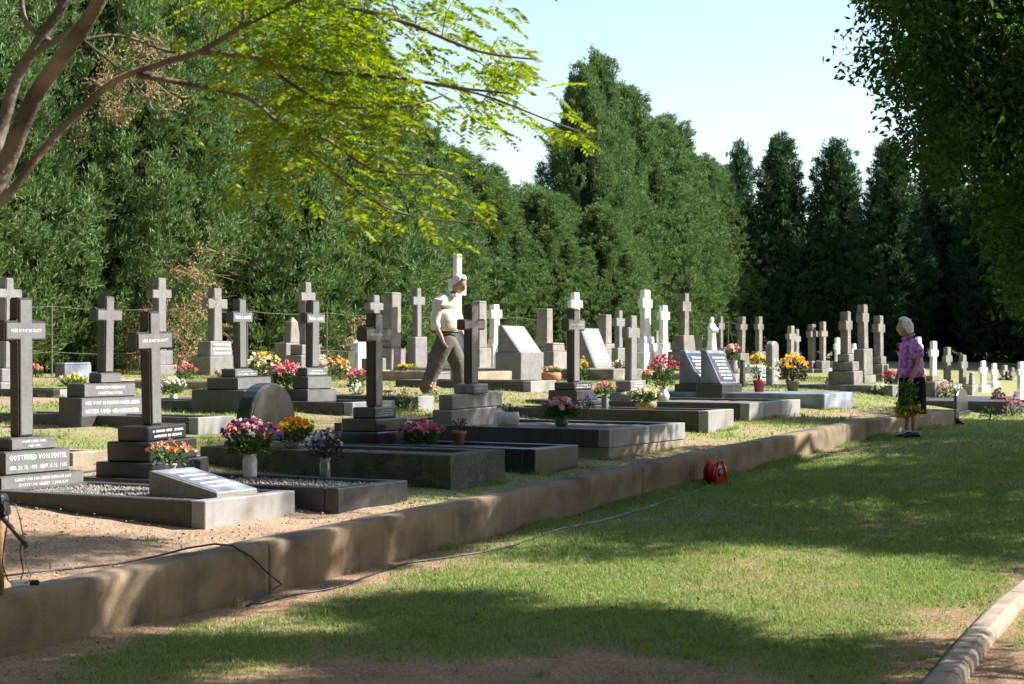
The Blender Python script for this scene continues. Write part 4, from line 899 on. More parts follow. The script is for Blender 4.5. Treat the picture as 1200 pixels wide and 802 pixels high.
while t < 64:
    X, Y = xy(t, 18.2+r.uniform(-.3, .3)); px = 600+F*X/Y
    if px < 850: hedge.append((X, Y, px))
    t += 1.85
vis = [h for h in hedge if h[2] > -20]; nv = len(vis)
for k, (X, Y, px) in enumerate(hedge):
    H = hp(px)*r.uniform(.97, 1.04)
    if px < -20: lab = 'green hedge conifer beyond the left edge of the view'
    else:
        j = k-(len(hedge)-nv); hh = 'tall' if H > 8 else 'shorter'
        lab = '%s green conifer, %s from the left in the hedge behind the graves' % (hh, WORDS[j])
    conifer(lab, X, Y, H, (1.12 if H > 7.5 else .98)*r.uniform(.95, 1.08)*(.92 if px > 780 else .8 if 660 < px < 725 else 1), VAR[3] if 90 < px < 330 and k % 3 else VAR[k % 3], 'conifers of the hedge behind the graves', r.uniform(0, 6.28))
for k in range(9):
    X, Y = xy(15+k*2.6, 21.6+.5*(k % 2)); conifer('dark conifer of a second row seen through the foot of the hedge', X, Y, 8.6, 1.1, VAR[k % 3], 'conifers behind the hedge', k*1.3)
def dead_branches(label, pxr, pyr, wv, n, L0, seed):
    r = random.Random(seed); q = (sum(pxr)/2-600)/F; d = (wv+1.885+5.964)/(.4825-.8759*q); X = q*d; o = thing('dead_branch', label, 'dead branches', (X, d, EYE-(pyr[1]-401)/F*d), 0)
    m = MB(); lc = []
    for i in range(n):
        px, py = r.uniform(*pxr), r.uniform(*pyr); dd = d+r.uniform(-.35, .9); a = Vector(((px-600)/F*dd-X, dd-d, EYE-(py-401)/F*dd-o.location.z)); az = r.uniform(-1.2, 1.2); l = L0*r.uniform(.4, 1.2)
        b = a+Vector((math.sin(az)*.7+.4, -r.uniform(0, .5), -r.uniform(.1, .9)))*l; P = tube_path(m, a, b, .011, .003, .07, 5, 4, r)
        for p in P[1:]:
            for k in range(3): c = p+Vector((r.gauss(0, 1), r.gauss(0, 1), r.gauss(-.5, .8)))*.14; tube_path(m, p, c, .004, .002, .1, 2, 3, r); lc += [tuple(c)]*5
    tag(m.obj('dead_twigs', 'twig_tan', o), kind='stuff'); V, Fc = leaves(np.array(lc)+rng.normal(size=(len(lc), 3))*.04, unit(rng.normal(size=(len(lc), 3))+np.array([0, 0, -.6])), .08, .022); link('dead_needles', np_mesh('dead_needles', V, Fc, 'twig_tan'), o)
dead_branches('tan dead twigs hanging from the hedge behind the left trunks', (88, 190), (35, 130), 15.7, 24, .85, 3)
dead_branches('brown dead branches at the hedge foot between the left crosses', (130, 235), (290, 420), 16.0, 46, .9, 4)
dead_branches('reddish dead twigs at the hedge foot left of the white obelisk', (365, 420), (365, 420), 15.9, 10, .6, 5)
for px, s, H, lab in ((704, 41, 4.4, 'small bushy conifer before the tallest trees of the hedge'), (575, 43, 4.9, 'low conifer in the dip of the hedge'),
                      (636, 42, 4.7, 'low bright conifer below the sky gap of the hedge')):
    d = F/s; X = (px-600)/F*d; conifer(lab, X, d, H, .8, VAR[2], 'low conifers in front of the hedge', 2.)
for n, (px, top, s, sc_, lab) in enumerate([(866, 178, 29, .75, 'narrow dark conifer just right of the green hedge end, by the sky gap'), (915, 168, 33, 1.1, 'dark pointed conifer left in the shaded far row'),
        (980, 177, 33, 1.1, 'second dark conifer of the shaded far row'), (1042, 176, 34, 1.1, 'third dark conifer of the shaded far row'), (1104, 172, 33, 1.1, 'fourth dark conifer of the far row, behind the leafy crown'),
        (1165, 170, 34, 1.1, 'fifth dark conifer of the far row, behind the leafy crown'), (1225, 175, 34, 1.15, 'dark conifer of the far row at the right edge'), (1290, 170, 34, 1.15, 'dark conifer of the far row beyond the right edge'),
        (948, 300, 31, .8, 'low dark conifer filling between the first two of the far row'), (1012, 290, 32, .8, 'low dark conifer filling between second and third of the far row'), (1075, 240, 31, 1.1, 'low dark conifer filling behind the woman'), (1135, 240, 31, 1.1, 'low dark conifer filling behind the far right crosses'), (1195, 230, 31, 1.2, 'low dark conifer at the far right corner')]):
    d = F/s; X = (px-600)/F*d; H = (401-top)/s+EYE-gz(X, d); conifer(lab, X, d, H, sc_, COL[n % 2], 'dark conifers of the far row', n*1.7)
# taller trees out of the picture on the right keep the far row in shade
for n, (X, Y, H) in enumerate([(20.5, 58, 10.5), (22.5, 62, 11), (24, 66, 12), (25.5, 70.5, 12), (27, 75, 12), (19.0, 53.5, 10)]):
    conifer('tall conifer out of view on the right that shades the far row', X, Y, H, 2.1, VAR[n % 4], 'tall conifers beyond the right edge', n)

for n, (X, Y, H) in enumerate([(-9.5, 3, 19), (-11, 8.5, 19), (-12.5, 14, 18), (-14.5, 19.5, 17), (-10, -2, 19), (15, -4, 17), (16, 1, 13), (-5.5, -6, 21), (0, -6.5, 21), (5.5, -6, 21), (10.5, -6, 20), (-22, -10, 13), (-17, -12, 14), (-12, -13, 13), (-7, -12.5, 14), (-2, -13, 12), (3, -12.5, 14), (8, -13, 13), (13, -12, 14), (18, -10, 13), (-26, -5, 14), (-28, 1, 13)]):  # unseen conifers added around the viewer to cut the sky fill
    conifer('added unseen conifer near the viewer that blocks sky light', X, Y, H, 1.75, VAR[n % 4], 'added conifers around the viewer', n)

# ------------------------------------------------------------ wire fence before the hedge
def fence():
    X0, Y0 = xy(10, 15.7); root = thing('wire_fence', 'thin rusty wire fence with slim posts between the back graves and the hedge', 'fence', (X0, Y0, 0))
    Hs = []
    for i in range(17):
        t = i*2.9; X, Y = xy(10+t, 15.7); z = gz(X, Y); Hs.append((t, z)); MB().tube([(t, 0, z-.3), (t+.01, .01, z+1.32)], .02, 6).obj('post', 'wire', root)
        if i % 4 == 1: MB().tube([(t+.02, 0, z+1.2), (t+.9, .02, z)], .015, 5).obj('brace', 'wire', root)
    for h in (.45, 1.27):
        pts = []
        for (a, za), (b, zb) in zip(Hs, Hs[1:]):
            for k in range(4): f = k/4; pts.append((a+(b-a)*f, 0, za+(zb-za)*f+h-.05*math.sin(math.pi*f)))
        MB().tube(pts, .005, 4).obj('wire', 'wire', root)
fence()

# ------------------------------------------------------------ grass
def blades(name, pts, hgt, wid, m):
    """pts (n,3)"""
    n = len(pts); a = rng.uniform(0, 2*np.pi, n); side = np.stack([np.cos(a), np.sin(a), np.zeros(n)], 1); ln = rng.normal(size=(n, 3))*.55; ln[:, 2] = 1; ln = unit(ln)
    h = (hgt*rng.uniform(.5, 1.3, n))[:, None]; w_ = (wid*rng.uniform(.7, 1.3, n))[:, None]; V = np.empty((n, 3, 3)); V[:, 0] = pts-side*w_/2; V[:, 1] = pts+side*w_/2; V[:, 2] = pts+ln*h
    tag(link(name, np_mesh(name, V.reshape(-1, 3), np.arange(n*3).reshape(n, 3), m, 3)), kind='stuff')
def scatter(n, d0, d1, lawn, pad=1.3, thr=.0):
    out = []; Gc = {}
    Ys = np.sqrt(rng.uniform(d0**2, d1**2, n)); Xs = rng.uniform(-1, 1, n)*(.2727*Ys+pad)
    T = (Xs-PX)*UX+(Ys-PY)*UY; Wd = (Xs-PX)*NX+(Ys-PY)*NY; ran = rng.random(n)
    for X, Y, t, w_, q in zip(Xs.tolist(), Ys.tolist(), T.tolist(), Wd.tolist(), ran.tolist()):
        if lawn:
            if w_ > -.02 and t < TEND+.1: continue
            if t > TEND and w_ > 3: continue
            k = (round(X*5), round(Y*5)); g = Gc.get(k)
            if g is None:
                g = lawn_grass(t, w_); Gc[k] = g
                if -.22 < kerb_dist(X, Y) < .02: g = Gc[k] = 0
            if q > g+.06: continue
            kd = kerb_dist(X, Y)
            if kd < .01 and Y < 19 and kd > -.23: continue
            z = (EYE-below_lawn(t)+.02*nz(X, Y, .6, 9) if t <= TEND else gz(X, Y))-.003
        else:
            if w_ < .24 or t > TEND+22 or w_ > 17: continue
            if t > TEND and w_ < 3: continue
            if any(a <= t <= b and c <= w_ <= e for a, b, c, e in FOOT): continue
            k = (round(X*5), round(Y*5)); g = Gc.get(k)
            if g is None: g = Gc[k] = terr_grass(t, w_)
            if q > g+.03: continue
            z = EYE-below_terr(t, w_)-.03
        out.append((X, Y, z))
    return np.array(out)
blades('lawn_grass', scatter(270000, 9.2, 15.0, True), .032, .0075, 'grass_blade')
blades('lawn_grass', scatter(240000, 15.0, 22.0, True), .036, .010, 'grass_blade')
blades('lawn_grass', scatter(110000, 22.0, 36.0, True), .04, .016, 'grass_blade')
blades('terrace_grass', scatter(90000, 10.5, 20.0, False), .035, .009, 'grass_dry')
blades('terrace_grass', scatter(150000, 20.0, 40.0, False), .04, .014, 'grass_dry')
blades('dry_grass', scatter(60000, 9.2, 20.0, True), .03, .008, 'grass_straw')
def tufts():
    P = scatter(900, 9.3, 24, True, 1.0); Q = np.repeat(P, 26, 0); Q[:, :2] += rng.normal(size=(len(Q), 2))*.035; blades('grass_tufts', Q, .062, .009, 'grass_blade')
    P = scatter(500, 11, 26, False, 1.0); Q = np.repeat(P, 26, 0); Q[:, :2] += rng.normal(size=(len(Q), 2))*.035; blades('grass_tufts', Q, .06, .01, 'grass_dry')
    # ragged tufts against the wall foot and the kerbs
    L = []
    for i in range(2600):
        t = rng.uniform(3.2, TEND); 
        if nz(t, 0, 1.3, 4) > -.05: L.append(xy(t, -.03-abs(rng.normal())*.05)+(EYE-below_lawn(t)-.003,))
    for a, b, c, e in FOOT:
        for i in range(130):
            k = rng.random(); q = (a-.01, c+(e-c)*rng.random()) if k < .5 else (a+(b-a)*rng.random(), c-.01)
            if q[0] > 4 and nz(q[0], q[1], 1.5, 3) > -.1: L.append(xy(*q)+(EYE-below(*q)-.01,))
    Q = np.repeat(np.array(L), 7, 0); Q[:, :2] += rng.normal(size=(len(Q), 2))*.018; blades('grass_tufts', Q, .065, .009, 'grass_blade')
tufts()
# fallen leaves and crumbs on lawn and bare soil
def litter():
    P = scatter(5200, 9.3, 26, True, 1.0); P2 = []
    for X, Y in zip(rng.uniform(-5, 3, 1800), rng.uniform(10, 20, 1800)):
        t, w_ = tw(X, Y)
        if w_ > .24 and t < 9 and not any(a <= t <= b and c <= w_ <= e for a, b, c, e in FOOT): P2.append((X, Y, EYE-below_terr(t, w_)-.02))
    P = np.concatenate([P, np.array(P2)]); n = len(P); D = unit(rng.normal(size=(n, 3))*np.array([1, 1, .25])); V, Fc = leaves(P+np.array([0, 0, .012]), D, .034*rng.uniform(.4, 1.3, (n, 1)), .016, .1)
    tag(link('fallen_leaves', np_mesh('fallen_leaves', V, Fc, 'twig_brown')), kind='stuff')
    n = 2600; Q = []
    for X, Y in zip(rng.uniform(-4.5, 3.5, n*2), rng.uniform(9.3, 17, n*2)):
        t, w_ = tw(X, Y)
        if w_ > .24 and t < 5 and not any(a <= t <= b and c <= w_ <= e for a, b, c, e in FOOT): Q.append((X, Y, EYE-below_terr(t, w_)-.025))
        elif -1.1 < w_ < -.05 and t < 8: Q.append((X, Y, EYE-below_lawn(t)))
    Q = np.array(Q); n = len(Q); oc = np.array([(1,0,0),(0,1,0),(-1,0,0),(0,-1,0),(0,0,.7),(0,0,-.7)], float); of = np.array([(0,1,4),(1,2,4),(2,3,4),(3,0,4),(1,0,5),(2,1,5),(3,2,5),(0,3,5)])
    sz = rng.uniform(.003, .012, (n,1,1)); V = Q[:,None,:]+oc[None]*sz*rng.uniform(.6,1.3,(n,1,3)); tag(link('loose_stones', np_mesh('loose_stones', V.reshape(-1,3), (np.arange(n)[:,None,None]*6+of[None]).reshape(-1,3), 'pebbles', 3)), kind='stuff')
litter()

# ------------------------------------------------------------ cables, cable reel, lamp on a post
def gp(px, py, up=.012):
    X, d = hit(px, py); return (X, d, gz(X, d)+up)
def cables():
    # red cable reel standing against the wall
    X, d = hit(838, 569); z = gz(X, d); root = thing('cable_reel', 'small red plastic cable reel on the lawn against the retaining wall', 'cable reel', (X, d, z), ROT-.25)
    for y in (-.06, .06): MB().lathe([(.02, -.006), (.118, -.006), (.122, 0), (.118, .006), (.02, .006)], 24).obj('flange', 'plastic_red', root, True).matrix_local = Matrix.Translation((0, y, .135))@Matrix.Rotation(R(90), 4, 'X')
    MB().lathe([(.06, -.055), (.095, -.05), (.1, 0), (.095, .05), (.06, .055)], 20).obj('cable_coil', 'plastic_red', root, True).matrix_local = Matrix.Translation((0, 0, .135))@Matrix.Rotation(R(90), 4, 'X')
    MB().lathe([(.005, -.012), (.045, -.012), (.045, .004), (.03, .01)], 16).obj('socket_plate', 'metal_dark', root, True).matrix_local = Matrix.Translation((0, -.07, .135))@Matrix.Rotation(R(90), 4, 'X')
    MB().tube([(-.1, -.08, .005), (-.08, -.075, .14), (-.03, -.075, .26), (.03, -.075, .26), (.08, -.075, .14), (.1, -.08, .005)], .008, 6).obj('stand', 'plastic_red', root, True)
    MB().tube([(-.1, .08, .005), (-.08, .075, .14), (-.03, .075, .26), (.03, .075, .26), (.08, .075, .14), (.1, .08, .005)], .008, 6).obj('stand', 'plastic_red', root, True)
    c = [gp(*p) for p in ((830,572),(818,577),(800,582),(782,588),(760,596),(735,603),(705,612),(680,617),(655,622),(640,627))]
    tag(MB().tube(c, .007, 6).obj('extension_cable', 'cable_grey', None, True), 'thin pale cable lying on the lawn from the red reel along the wall', 'cable')
    pts = [gp(*p) for p in ((640,628),(600,642),(560,650),(520,656),(480,661),(470,664),(440,674),(405,688),(380,694),(340,700),(310,708),(288,713))]
    X, Y = xy(.35, -.05); 
    def wl(t, w_, dz): a, b = xy(t, w_); return (a, b, EYE-below_terr(t, 0)+dz)
    pts += [wl(.98, -.07, -.30), wl(.83, -.06, -.2), wl(.66, -.04, -.06), wl(.5, 0, .03), wl(.38, .06, .05), wl(.18, .12, .045), wl(-.05, .2, .015), wl(-.3, .32, -.01), wl(-.8, .5, -.0), wl(-1.3, .6, 0.01)]
    tag(MB().tube(pts, .0075, 6).obj('black_cable', 'rubber_black', None, True), 'black cable running along the wall foot and looping up over the wall', 'cable')
    # wooden post with clamp lamp at the left edge
    t0, w0 = -1.42, .55; X, Y = xy(t0, w0); X = (2-600)/F*11.0; Y = 11.0; z = EYE-1.42; root = thing('lamp_post', 'short wooden post carrying a black lamp head and tube, cut by the left edge', 'lamp', (X, Y, z), 0)
    MB().lathe([(.035, -.2), (.034, .38), (.03, .40)], 12, cx=-.02).obj('post', 'wood_post', root, True)
    MB().box(-.14, .045, -.07, .07, .40, .53, .02, .015).obj('lamp_head', 'rubber_black', root, bevel=.015)
    MB().tube([(-.02, -.03, .43), (.08, -.06, .33), (.165, -.07, .235)], [.017, .015, .017], 10).obj('black_tube', 'metal_dark', root, True)
    MB().tube([(.155, -.07, .245), (.172, -.071, .228)], [.019, .02], 10).obj('tube_tip', 'metal_dark', root, True)
    for k, c in enumerate([[(.03,-.05,.5),(.1,-.06,.47),(.125,-.06,.38),(.14,-.06,.3),(.12,-.05,.2),(.14,-.05,.08),(.12,-.04,.03)], [(.02,-.06,.48),(.06,-.07,.4),(.03,-.06,.25),(.02,-.06,.12),(.06,-.08,.03),(.1,-.08,.02)],
                           [(.15,-.07,.23),(.16,-.07,.12),(.19,-.07,.06),(.17,-.07,.02),(.12,-.07,.015),(.08,-.09,.02)]]):
        MB().tube(c, .004 if k < 2 else .003, 5).obj('lamp_cable', 'rubber_black' if k < 2 else 'cable_grey', root, True)
    q = thing('plug_box', 'white plug adaptor lying on the soil below the black lamp tube', 'plug', (X+.12, Y-.05, z-.002), .4)
    MB().box(-.05, .05, -.03, .03, 0, .035).obj('socket_block', 'plastic_white', q, bevel=.006); MB().box(.052, .11, -.02, .025, 0, .03).obj('plug', 'rubber_black', q, bevel=.006)
cables()

# ------------------------------------------------------------ people
def skin(name, J, E, m, parent, root_j, sub=2, post=None, fat=1.):
    """J: name -> (x,y,z,rx,ry)"""
    names = list(J); me = bpy.data.meshes.new(name); me.from_pydata([J[n][:3] for n in names], [(names.index(a), names.index(b)) for a, b in E], [])
    o = bpy.data.objects.new(name, me); col.objects.link(o); md = o.modifiers.new('skin', 'SKIN'); md.use_smooth_shade = True; md.branch_smoothing = .4
    for i, n in enumerate(names):
        v = me.skin_vertices[0].data[i]; q = J[n]; v.radius = (q[3]*fat, (q[4] if len(q) > 4 else q[3])*fat); v.use_root = (n == root_j)
    s2 = o.modifiers.new('sub', 'SUBSURF'); s2.levels = sub; s2.render_levels = sub
    dg = bpy.context.evaluated_depsgraph_get(); out = bpy.data.meshes.new_from_object(o.evaluated_get(dg)); out.name = name
    bpy.data.objects.remove(o)
    out.materials.clear(); out.materials.append(MATS[m])
    if post:
        for v in out.vertices: v.co = post(v.co)
    out.polygons.foreach_set('use_smooth', [True]*len(out.polygons)); return link(name, out, parent)
def head(parent, c, yaw, pitch, k=1.0, hair='hair_white', style='man'):
    """sculpted head: ellipsoid with brow, nose, chin; face looks towards local +x before yaw"""
    bm = bmesh.new(); bmesh.ops.create_icosphere(bm, subdivisions=4, radius=1)
    for v in bm.verts:
        x, y, z = v.co
        fx = x*.098; fy = y*.076*(1-.18*max(0, -z)-.08*max(0, x)); fz = z*.12
        if z < -.1: fx *= 1-.22*min(1, (-z-.1)) if x < 0 else 1
        if x > .3:
            g = math.exp(-((y/.17)**2)-(((z+.12)/.2)**2)); fx += .022*g
            fx += .007*math.exp(-((y/.5)**2)-(((z-.2)/.12)**2))
            for sy in (-1, 1): fx -= .011*math.exp(-(((y-.36*sy)/.17)**2)-(((z-.03)/.12)**2))
            fx -= .004*math.exp(-((y/.3)**2)-(((z+.46)/.05)**2)); fx += .006*math.exp(-((y/.25)**2)-(((z+.40)/.05)**2))+.005*math.exp(-((y/.22)**2)-(((z+.52)/.05)**2))
            fx += .012*math.exp(-((y/.3)**2)-(((z+.8)/.2)**2))
        v.co = (fx, fy, fz)
    me = bpy.data.meshes.new('head'); bm.to_mesh(me); bm.free(); me.materials.append(MATS['skin']); me.polygons.foreach_set('use_smooth', [True]*len(me.polygons))
    M = Matrix.Translation(c)@Matrix.Rotation(yaw, 4, 'Z')@Matrix.Rotation(pitch, 4, 'Y')@Matrix.Scale(k, 4)
    me.transform(M); h = link('head', me, parent)
    def sub(name, b, m, sm_=True):
        mm = b.mesh(name, m, sm_); mm.transform(M); return link(name, mm, h)
    for sy in (-1, 1):
        b = MB(); b.lathe([(.001, -.008), (.018, -.006), (.026, 0), (.018, .006), (.001, .008)], 10); mm = b.mesh('ear', 'skin', True); mm.transform(M@Matrix.Translation((-.008, sy*.077, -.006))@Matrix.Rotation(R(90), 4, 'X')@Matrix.Diagonal((.75, 1.25, 1, 1))); link('ear', mm, h)
        b = MB(); b.lathe([(.001, -.009), (.006, -.007), (.009, 0), (.006, .007), (.001, .009)], 8); mm = b.mesh('eye', 'metal_dark', True); mm.transform(M@Matrix.Translation((.083, sy*.027, .006))); link('eye', mm, h)
    bm = bmesh.new(); bmesh.ops.create_icosphere(bm, subdivisions=4, radius=1)
    kill = []
    for v in bm.verts:
        x, y, z = v.co; n = .1*noise.noise(Vector((x*4, y*4, z*4)))+.05*noise.noise(Vector((x*11, y*11, z*9)))
        g = 1.12+n*1.5+(.12 if style == 'woman' else .03)
        lim = -.5 if x < -.15 else (.60+.2*x if x > .3 else -.25+.9*(x+.15)/.45*.7); lim += .12*noise.noise(Vector((x*6, y*6, 2)))
        if style == 'woman': lim -= .25 if x < .3 else .0
        if z < lim: kill.append(v)
        v.co = (x*.098*g-.006, y*.076*g*(1.05), z*.12*g+.006)
    bmesh.ops.delete(bm, geom=kill, context='VERTS')
    me = bpy.data.meshes.new('hair'); bm.to_mesh(me); bm.free(); me.materials.append(MATS[hair]); me.polygons.foreach_set('use_smooth', [True]*len(me.polygons)); me.transform(M); o = link('hair', me, parent)
    so_ = o.modifiers.new('thick', 'SOLIDIFY'); so_.thickness = .007; so_.offset = -1
def hand(J, E, nm, wrist, dirv, palm_n, curl=.5, k=1.0):
    """adds palm and five fingers to the skeleton"""
    d = Vector(dirv).normalized(); n = Vector(palm_n).normalized(); s = d.cross(n).normalized(); w_ = Vector(wrist)
    pm = w_+d*.05*k; J[nm+'palm'] = (*pm, .026*k, .015*k); E.append((nm, nm+'palm'))
    for i, (off, L) in enumerate(((-.027, .066), (-.009, .076), (.009, .071), (.026, .056))):
        a = pm+d*.038*k+s*off*k; b = a+(d*math.cos(curl*.5)+n*math.sin(curl*.5))*L*.5*k; c = b+(d*math.cos(curl*1.7)+n*math.sin(curl*1.7))*L*.45*k
        for q, p in enumerate((a, b, c)): J['%sf%d%d' % (nm, i, q)] = (*p, (.0095, .0088, .0075)[q]*k)
        E += [(nm+'palm', '%sf%d0' % (nm, i)), ('%sf%d0' % (nm, i), '%sf%d1' % (nm, i)), ('%sf%d1' % (nm, i), '%sf%d2' % (nm, i))]
    a = w_+d*.028*k-s*.03*k; b = a+(d*.7-s*.5+n*.4)*.034*k; c = b+(d*.9+n*.35)*.028*k
    for q, p in enumerate((a, b, c)): J['%st%d' % (nm, q)] = (*p, (.012, .010, .0085)[q]*k)
    E += [(nm+'palm', nm+'t0'), (nm+'t0', nm+'t1'), (nm+'t1', nm+'t2')]
def shoe(parent, p, yaw, tilt=0, k=1.0, m='shoe_black'):
    b = MB(); secs = [(-.085, .03, .055), (-.06, .038, .075), (0, .036, .078), (.05, .042, .055), (.11, .046, .042), (.15, .038, .034), (.172, .018, .022)]; n = 12
    for x, wv, h in secs:
        for i in range(n):
            a = 2*math.pi*i/n; b.v.append((x*k, wv*math.cos(a)*k, max(0, h*.5+h*.5*math.sin(a)*1.0)*k))
    for j in range(len(secs)-1):
        for i in range(n): a, c = j*n+i, j*n+(i+1) % n; b.f.append((a, c, c+n, a+n))
    b.f.append(tuple(range(n-1, -1, -1))); b.f.append(tuple((len(secs)-1)*n+i for i in range(n))); me = b.mesh('shoe', m, True)
    me.transform(Matrix.Translation(p)@Matrix.Rotation(yaw, 4, 'Z')@Matrix.Rotation(tilt, 4, 'Y')); link('shoe', me, parent)
def man():
    s = 86.; d = F/s; X = (520-600)/s; z = gz(X, d)
    root = thing('person', 'white-haired man in cream shirt and grey trousers striding between graves', 'person', (X, d, z), 0)
    J = dict(pelvis=(.03, 0, .90, .135, .12), waist=(.02, 0, 1.02, .145, .13), belly=(.03, 0, 1.12, .15, .13), chest=(.03, 0, 1.27, .155, .125), upper=(.04, 0, 1.37, .12, .10), neck=(.10, .0, 1.45, .058), nk2=(.155, -.005, 1.505, .055),
             shn=(-.06, -.17, 1.37, .062), eln=(-.13, -.22, 1.10, .044), wrn=(-.02, -.22, .875, .03), shf=(.10, .17, 1.37, .062), elf=(.17, .22, 1.11, .044), wrf=(.26, .16, .92, .03),
             hn=(.0, -.085, .87, .095), knn=(-.12, -.09, .48, .062), ann=(-.27, -.09, .10, .04), hf=(.03, .085, .87, .095), knf=(.20, .09, .49, .062), anf=(.225, .09, .09, .04))
    E = [('pelvis','waist'),('waist','belly'),('belly','chest'),('chest','upper'),('upper','neck'),('neck','nk2'),('upper','shn'),('shn','eln'),('eln','wrn'),('upper','shf'),('shf','elf'),('elf','wrf'),('pelvis','hn'),('hn','knn'),('knn','ann'),('pelvis','hf'),('hf','knf'),('knf','anf')]
    Jb = {k: ((*v[:3], v[3]*.78, (v[4] if len(v) > 4 else v[3])*.78) if k in ('pelvis','waist','belly','chest','upper','shn','shf','hn','hf') else v) for k, v in J.items()}; Eb = list(E); hand(Jb, Eb, 'wrn', J['wrn'][:3], (.35, 0, -.95), (.8, .5, 0), .6); hand(Jb, Eb, 'wrf', J['wrf'][:3], (.4, -.1, -.9), (-.3, -.9, 0), .6)
    skin('body', Jb, Eb, 'skin', root, 'pelvis')
    head(root, (.205, -.02, 1.595), R(-28), R(30), 1.06)
    SJ = dict(w0=(.025, 0, .93, .17, .15), waist=(.03, -.005, 1.03, .185, .165), belly=(.05, -.01, 1.14, .185, .165), chest=(.03, 0, 1.27, .18, .165), upper=(.035, 0, 1.36, .155, .165), col=(.10, 0, 1.435, .075), shn=(-.05, -.14, 1.355, .092), a1=(-.08, -.18, 1.23, .062), a2=(-.115, -.205, 1.11, .054), a3=(-.07, -.215, .98, .044), shf=(.10, .17, 1.37, .085), b1=(.135, .20, 1.24, .08), b2=(.17, .22, 1.12, .072), b3=(.215, .19, 1.02, .056))
    def wr(c):
        n = noise.noise(c*9)*.012+noise.noise(c*22)*.005; return c+Vector((n, n*.6, 0))
    sh = skin('shirt', SJ, [('w0','waist'),('waist','belly'),('belly','chest'),('chest','upper'),('upper','col'),('upper','shn'),('shn','a1'),('a1','a2'),('a2','a3'),('upper','shf'),('shf','b1'),('b1','b2'),('b2','b3')], 'shirt_cream', root, 'w0', post=wr, fat=1.32)
    MB().tube([(.19, -.09, 1.47), (.165, -.11, 1.44), (.10, -.10, 1.46), (.05, -.02, 1.5), (.1, .08, 1.47), (.17, .02, 1.44)], .022, 6).obj('collar', 'shirt_cream', sh, True)
    TJ = dict(p0=(.03, 0, .965, .165, .145), pelvis=(.03, 0, .88, .165, .145), hn=(.0, -.09, .80, .118), kn1=(-.06, -.09, .63, .105), knn=(-.12, -.09, .48, .09), kn2=(-.20, -.09, .28, .082), ann=(-.275, -.09, .105, .078), hf=(.06, .09, .80, .118), kf1=(.14, .09, .63, .105), knf=(.205, .09, .49, .09), kf2=(.22, .09, .28, .082), anf=(.225, .09, .095, .078))
    skin('trousers', TJ, [('p0','pelvis'),('pelvis','hn'),('hn','kn1'),('kn1','knn'),('knn','kn2'),('kn2','ann'),('pelvis','hf'),('hf','kf1'),('kf1','knf'),('knf','kf2'),('kf2','anf')], 'trousers_grey', root, 'p0', post=wr, fat=1.28)
    b = MB(); pts = [(.03+.172*math.cos(a), .148*math.sin(a), .955) for a in [i*math.pi/10 for i in range(21)]]; b.tube([(x*1.1, y*1.15, z) for x, y, z in pts], .018, 6).obj('belt', 'shoe_black', root, True)
    shoe(root, (-.29, -.09, .01), R(-10), R(18)); shoe(root, (.235, .09, .0), R(-5)); 
man()
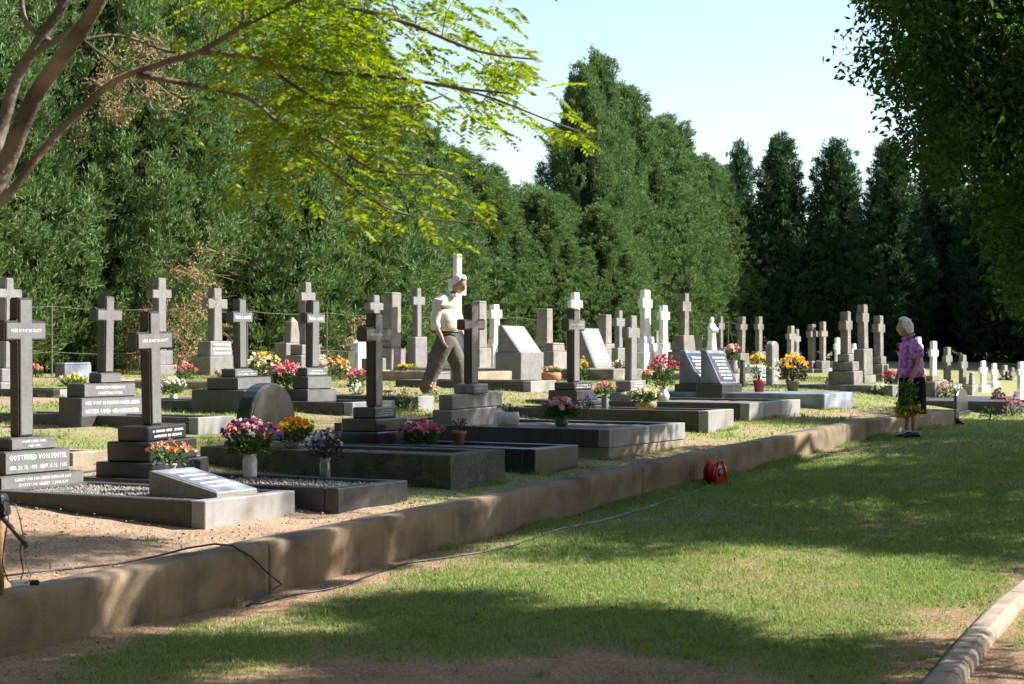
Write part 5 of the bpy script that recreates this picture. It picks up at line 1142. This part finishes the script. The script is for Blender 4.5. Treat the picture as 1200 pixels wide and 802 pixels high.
def woman():
    s = 88.; d = F/s; X = (1065-600)/s; z = EYE-below_lawn(tw(X, d)[0])
    root = thing('person', 'white-haired woman in purple floral shirt and black skirt holding flowers on the lawn', 'person', (X, d, z), 0)
    J = dict(pelvis=(.03, 0, .82, .13, .13), waist=(.03, 0, .95, .125, .125), chest=(.03, 0, 1.12, .135, .12), upper=(.025, 0, 1.24, .105, .09), neck=(0, 0, 1.32, .05), nk2=(-.03, 0, 1.37, .047),
             shn=(.06, -.15, 1.24, .052), eln=(.09, -.21, .99, .04), wrn=(.0, -.24, .80, .026), shf=(-.01, .15, 1.24, .052), elf=(-.03, .2, 1.0, .04), wrf=(-.12, .17, .82, .026),
             hn=(.05, -.08, .78, .09), knn=(.055, -.075, .42, .052), ann=(.05, -.07, .08, .033), hf=(.02, .08, .78, .09), knf=(.01, .075, .42, .052), anf=(-.01, .07, .08, .033))
    E = [('pelvis','waist'),('waist','chest'),('chest','upper'),('upper','neck'),('neck','nk2'),('upper','shn'),('shn','eln'),('eln','wrn'),('upper','shf'),('shf','elf'),('elf','wrf'),('pelvis','hn'),('hn','knn'),('knn','ann'),('pelvis','hf'),('hf','knf'),('knf','anf')]
    J = {k: ((*v[:3], v[3]*.8, (v[4] if len(v) > 4 else v[3])*.8) if k in ('pelvis','waist','chest','upper','shn','shf','hn','hf') else v) for k, v in J.items()}
    hand(J, E, 'wrn', J['wrn'][:3], (-.25, 0, -.95), (-.6, .7, 0), 1.3, .92); hand(J, E, 'wrf', J['wrf'][:3], (-.3, -.1, -.9), (-.3, -.9, 0), .6, .92)
    skin('body', J, E, 'skin', root, 'pelvis')
    head(root, (-.06, 0, 1.455), R(170), R(6), .95, style='woman')
    def wr(c):
        n = noise.noise(c*8+Vector((3, 1, 4)))*.014+noise.noise(c*20)*.005; return c+Vector((n, n*.6, 0))
    SJ = dict(w0=(.04, 0, .74, .165, .165), waist=(.035, 0, .90, .16, .15), belly=(.025, 0, 1.0, .158, .145), chest=(.02, 0, 1.13, .155, .14), upper=(.03, 0, 1.245, .12, .11), col=(.005, 0, 1.30, .06), shn=(.05, -.13, 1.225, .085), a1=(.075, -.185, 1.13, .078), a2=(.085, -.205, 1.03, .07), shf=(-.01, .15, 1.235, .08), b1=(-.02, .18, 1.13, .078), b2=(-.03, .2, 1.03, .07))
    sh = skin('shirt', SJ, [('w0','waist'),('waist','belly'),('belly','chest'),('chest','upper'),('upper','col'),('upper','shn'),('shn','a1'),('a1','a2'),('upper','shf'),('shf','b1'),('b1','b2')], 'shirt_floral', root, 'w0', post=wr, fat=1.25)
    MB().tube([(-.08, -.04, 1.30), (-.03, -.075, 1.33), (.05, -.05, 1.36), (.07, 0, 1.365), (.05, .05, 1.36), (-.03, .07, 1.33), (-.08, .03, 1.3)], .018, 6).obj('collar', 'shirt_floral', sh, True)
    b = MB(); seg = 28; prof = [(.165, .80), (.18, .70), (.182, .55), (.184, .40), (.185, .31), (.172, .315)]
    b.lathe(prof, seg, cx=.045, sy=.95); me = b.mesh('skirt', 'skirt_black', True)
    for v in me.vertices:
        a = math.atan2(v.co.y, v.co.x-.045); k = 1+.05*math.sin(6*a+1)*(1-min(1, max(0, (v.co.z-.31)/.5))); v.co.x = .045+(v.co.x-.045)*k; v.co.y *= k
    link('skirt', me, root)
    shoe(root, (.06, -.07, 0), R(186), 0, .92); shoe(root, (0, .07, 0), R(176), 0, .92)
    # held bouquet, heads down
    f = thing('held_flowers', 'yellow and green flower bunch hanging head down in the hand of the woman', 'flowers', (X-.05, d-.24, z+.36), 0)
    r = random.Random(3); pts = [(r.gauss(-.03, .09), r.gauss(0, .06), r.uniform(-.08, .06)) for _ in range(60)]
    for cname, P in (('yellow', pts[:40]), ('green', pts[40:])):
        C = np.repeat(np.array(P), 7, 0); V, Fc = leaves(C, unit(rng.normal(size=C.shape)), .042, .034, .2); link('blossoms', np_mesh('blossoms', V, Fc, 'petal_'+cname), f)
    C = np.array([(r.gauss(-.03, .07)*(1.1-zv), r.gauss(0, .05), zv) for zv in [r.uniform(-.05, .40) for _ in range(340)]]); V, Fc = leaves(C, unit(rng.normal(size=C.shape)+np.array([0, 0, -1.])), .085, .028, .1); link('foliage', np_mesh('foliage', V, Fc, 'plant_leaf'), f)
    b = MB()
    for i in range(12): b.tube([(.04, 0, .42), (.01+r.uniform(-.03, .03), 0, .2), pts[i]], .0035, 4)
    b.obj('stems', 'plant_leaf', f)
woman()
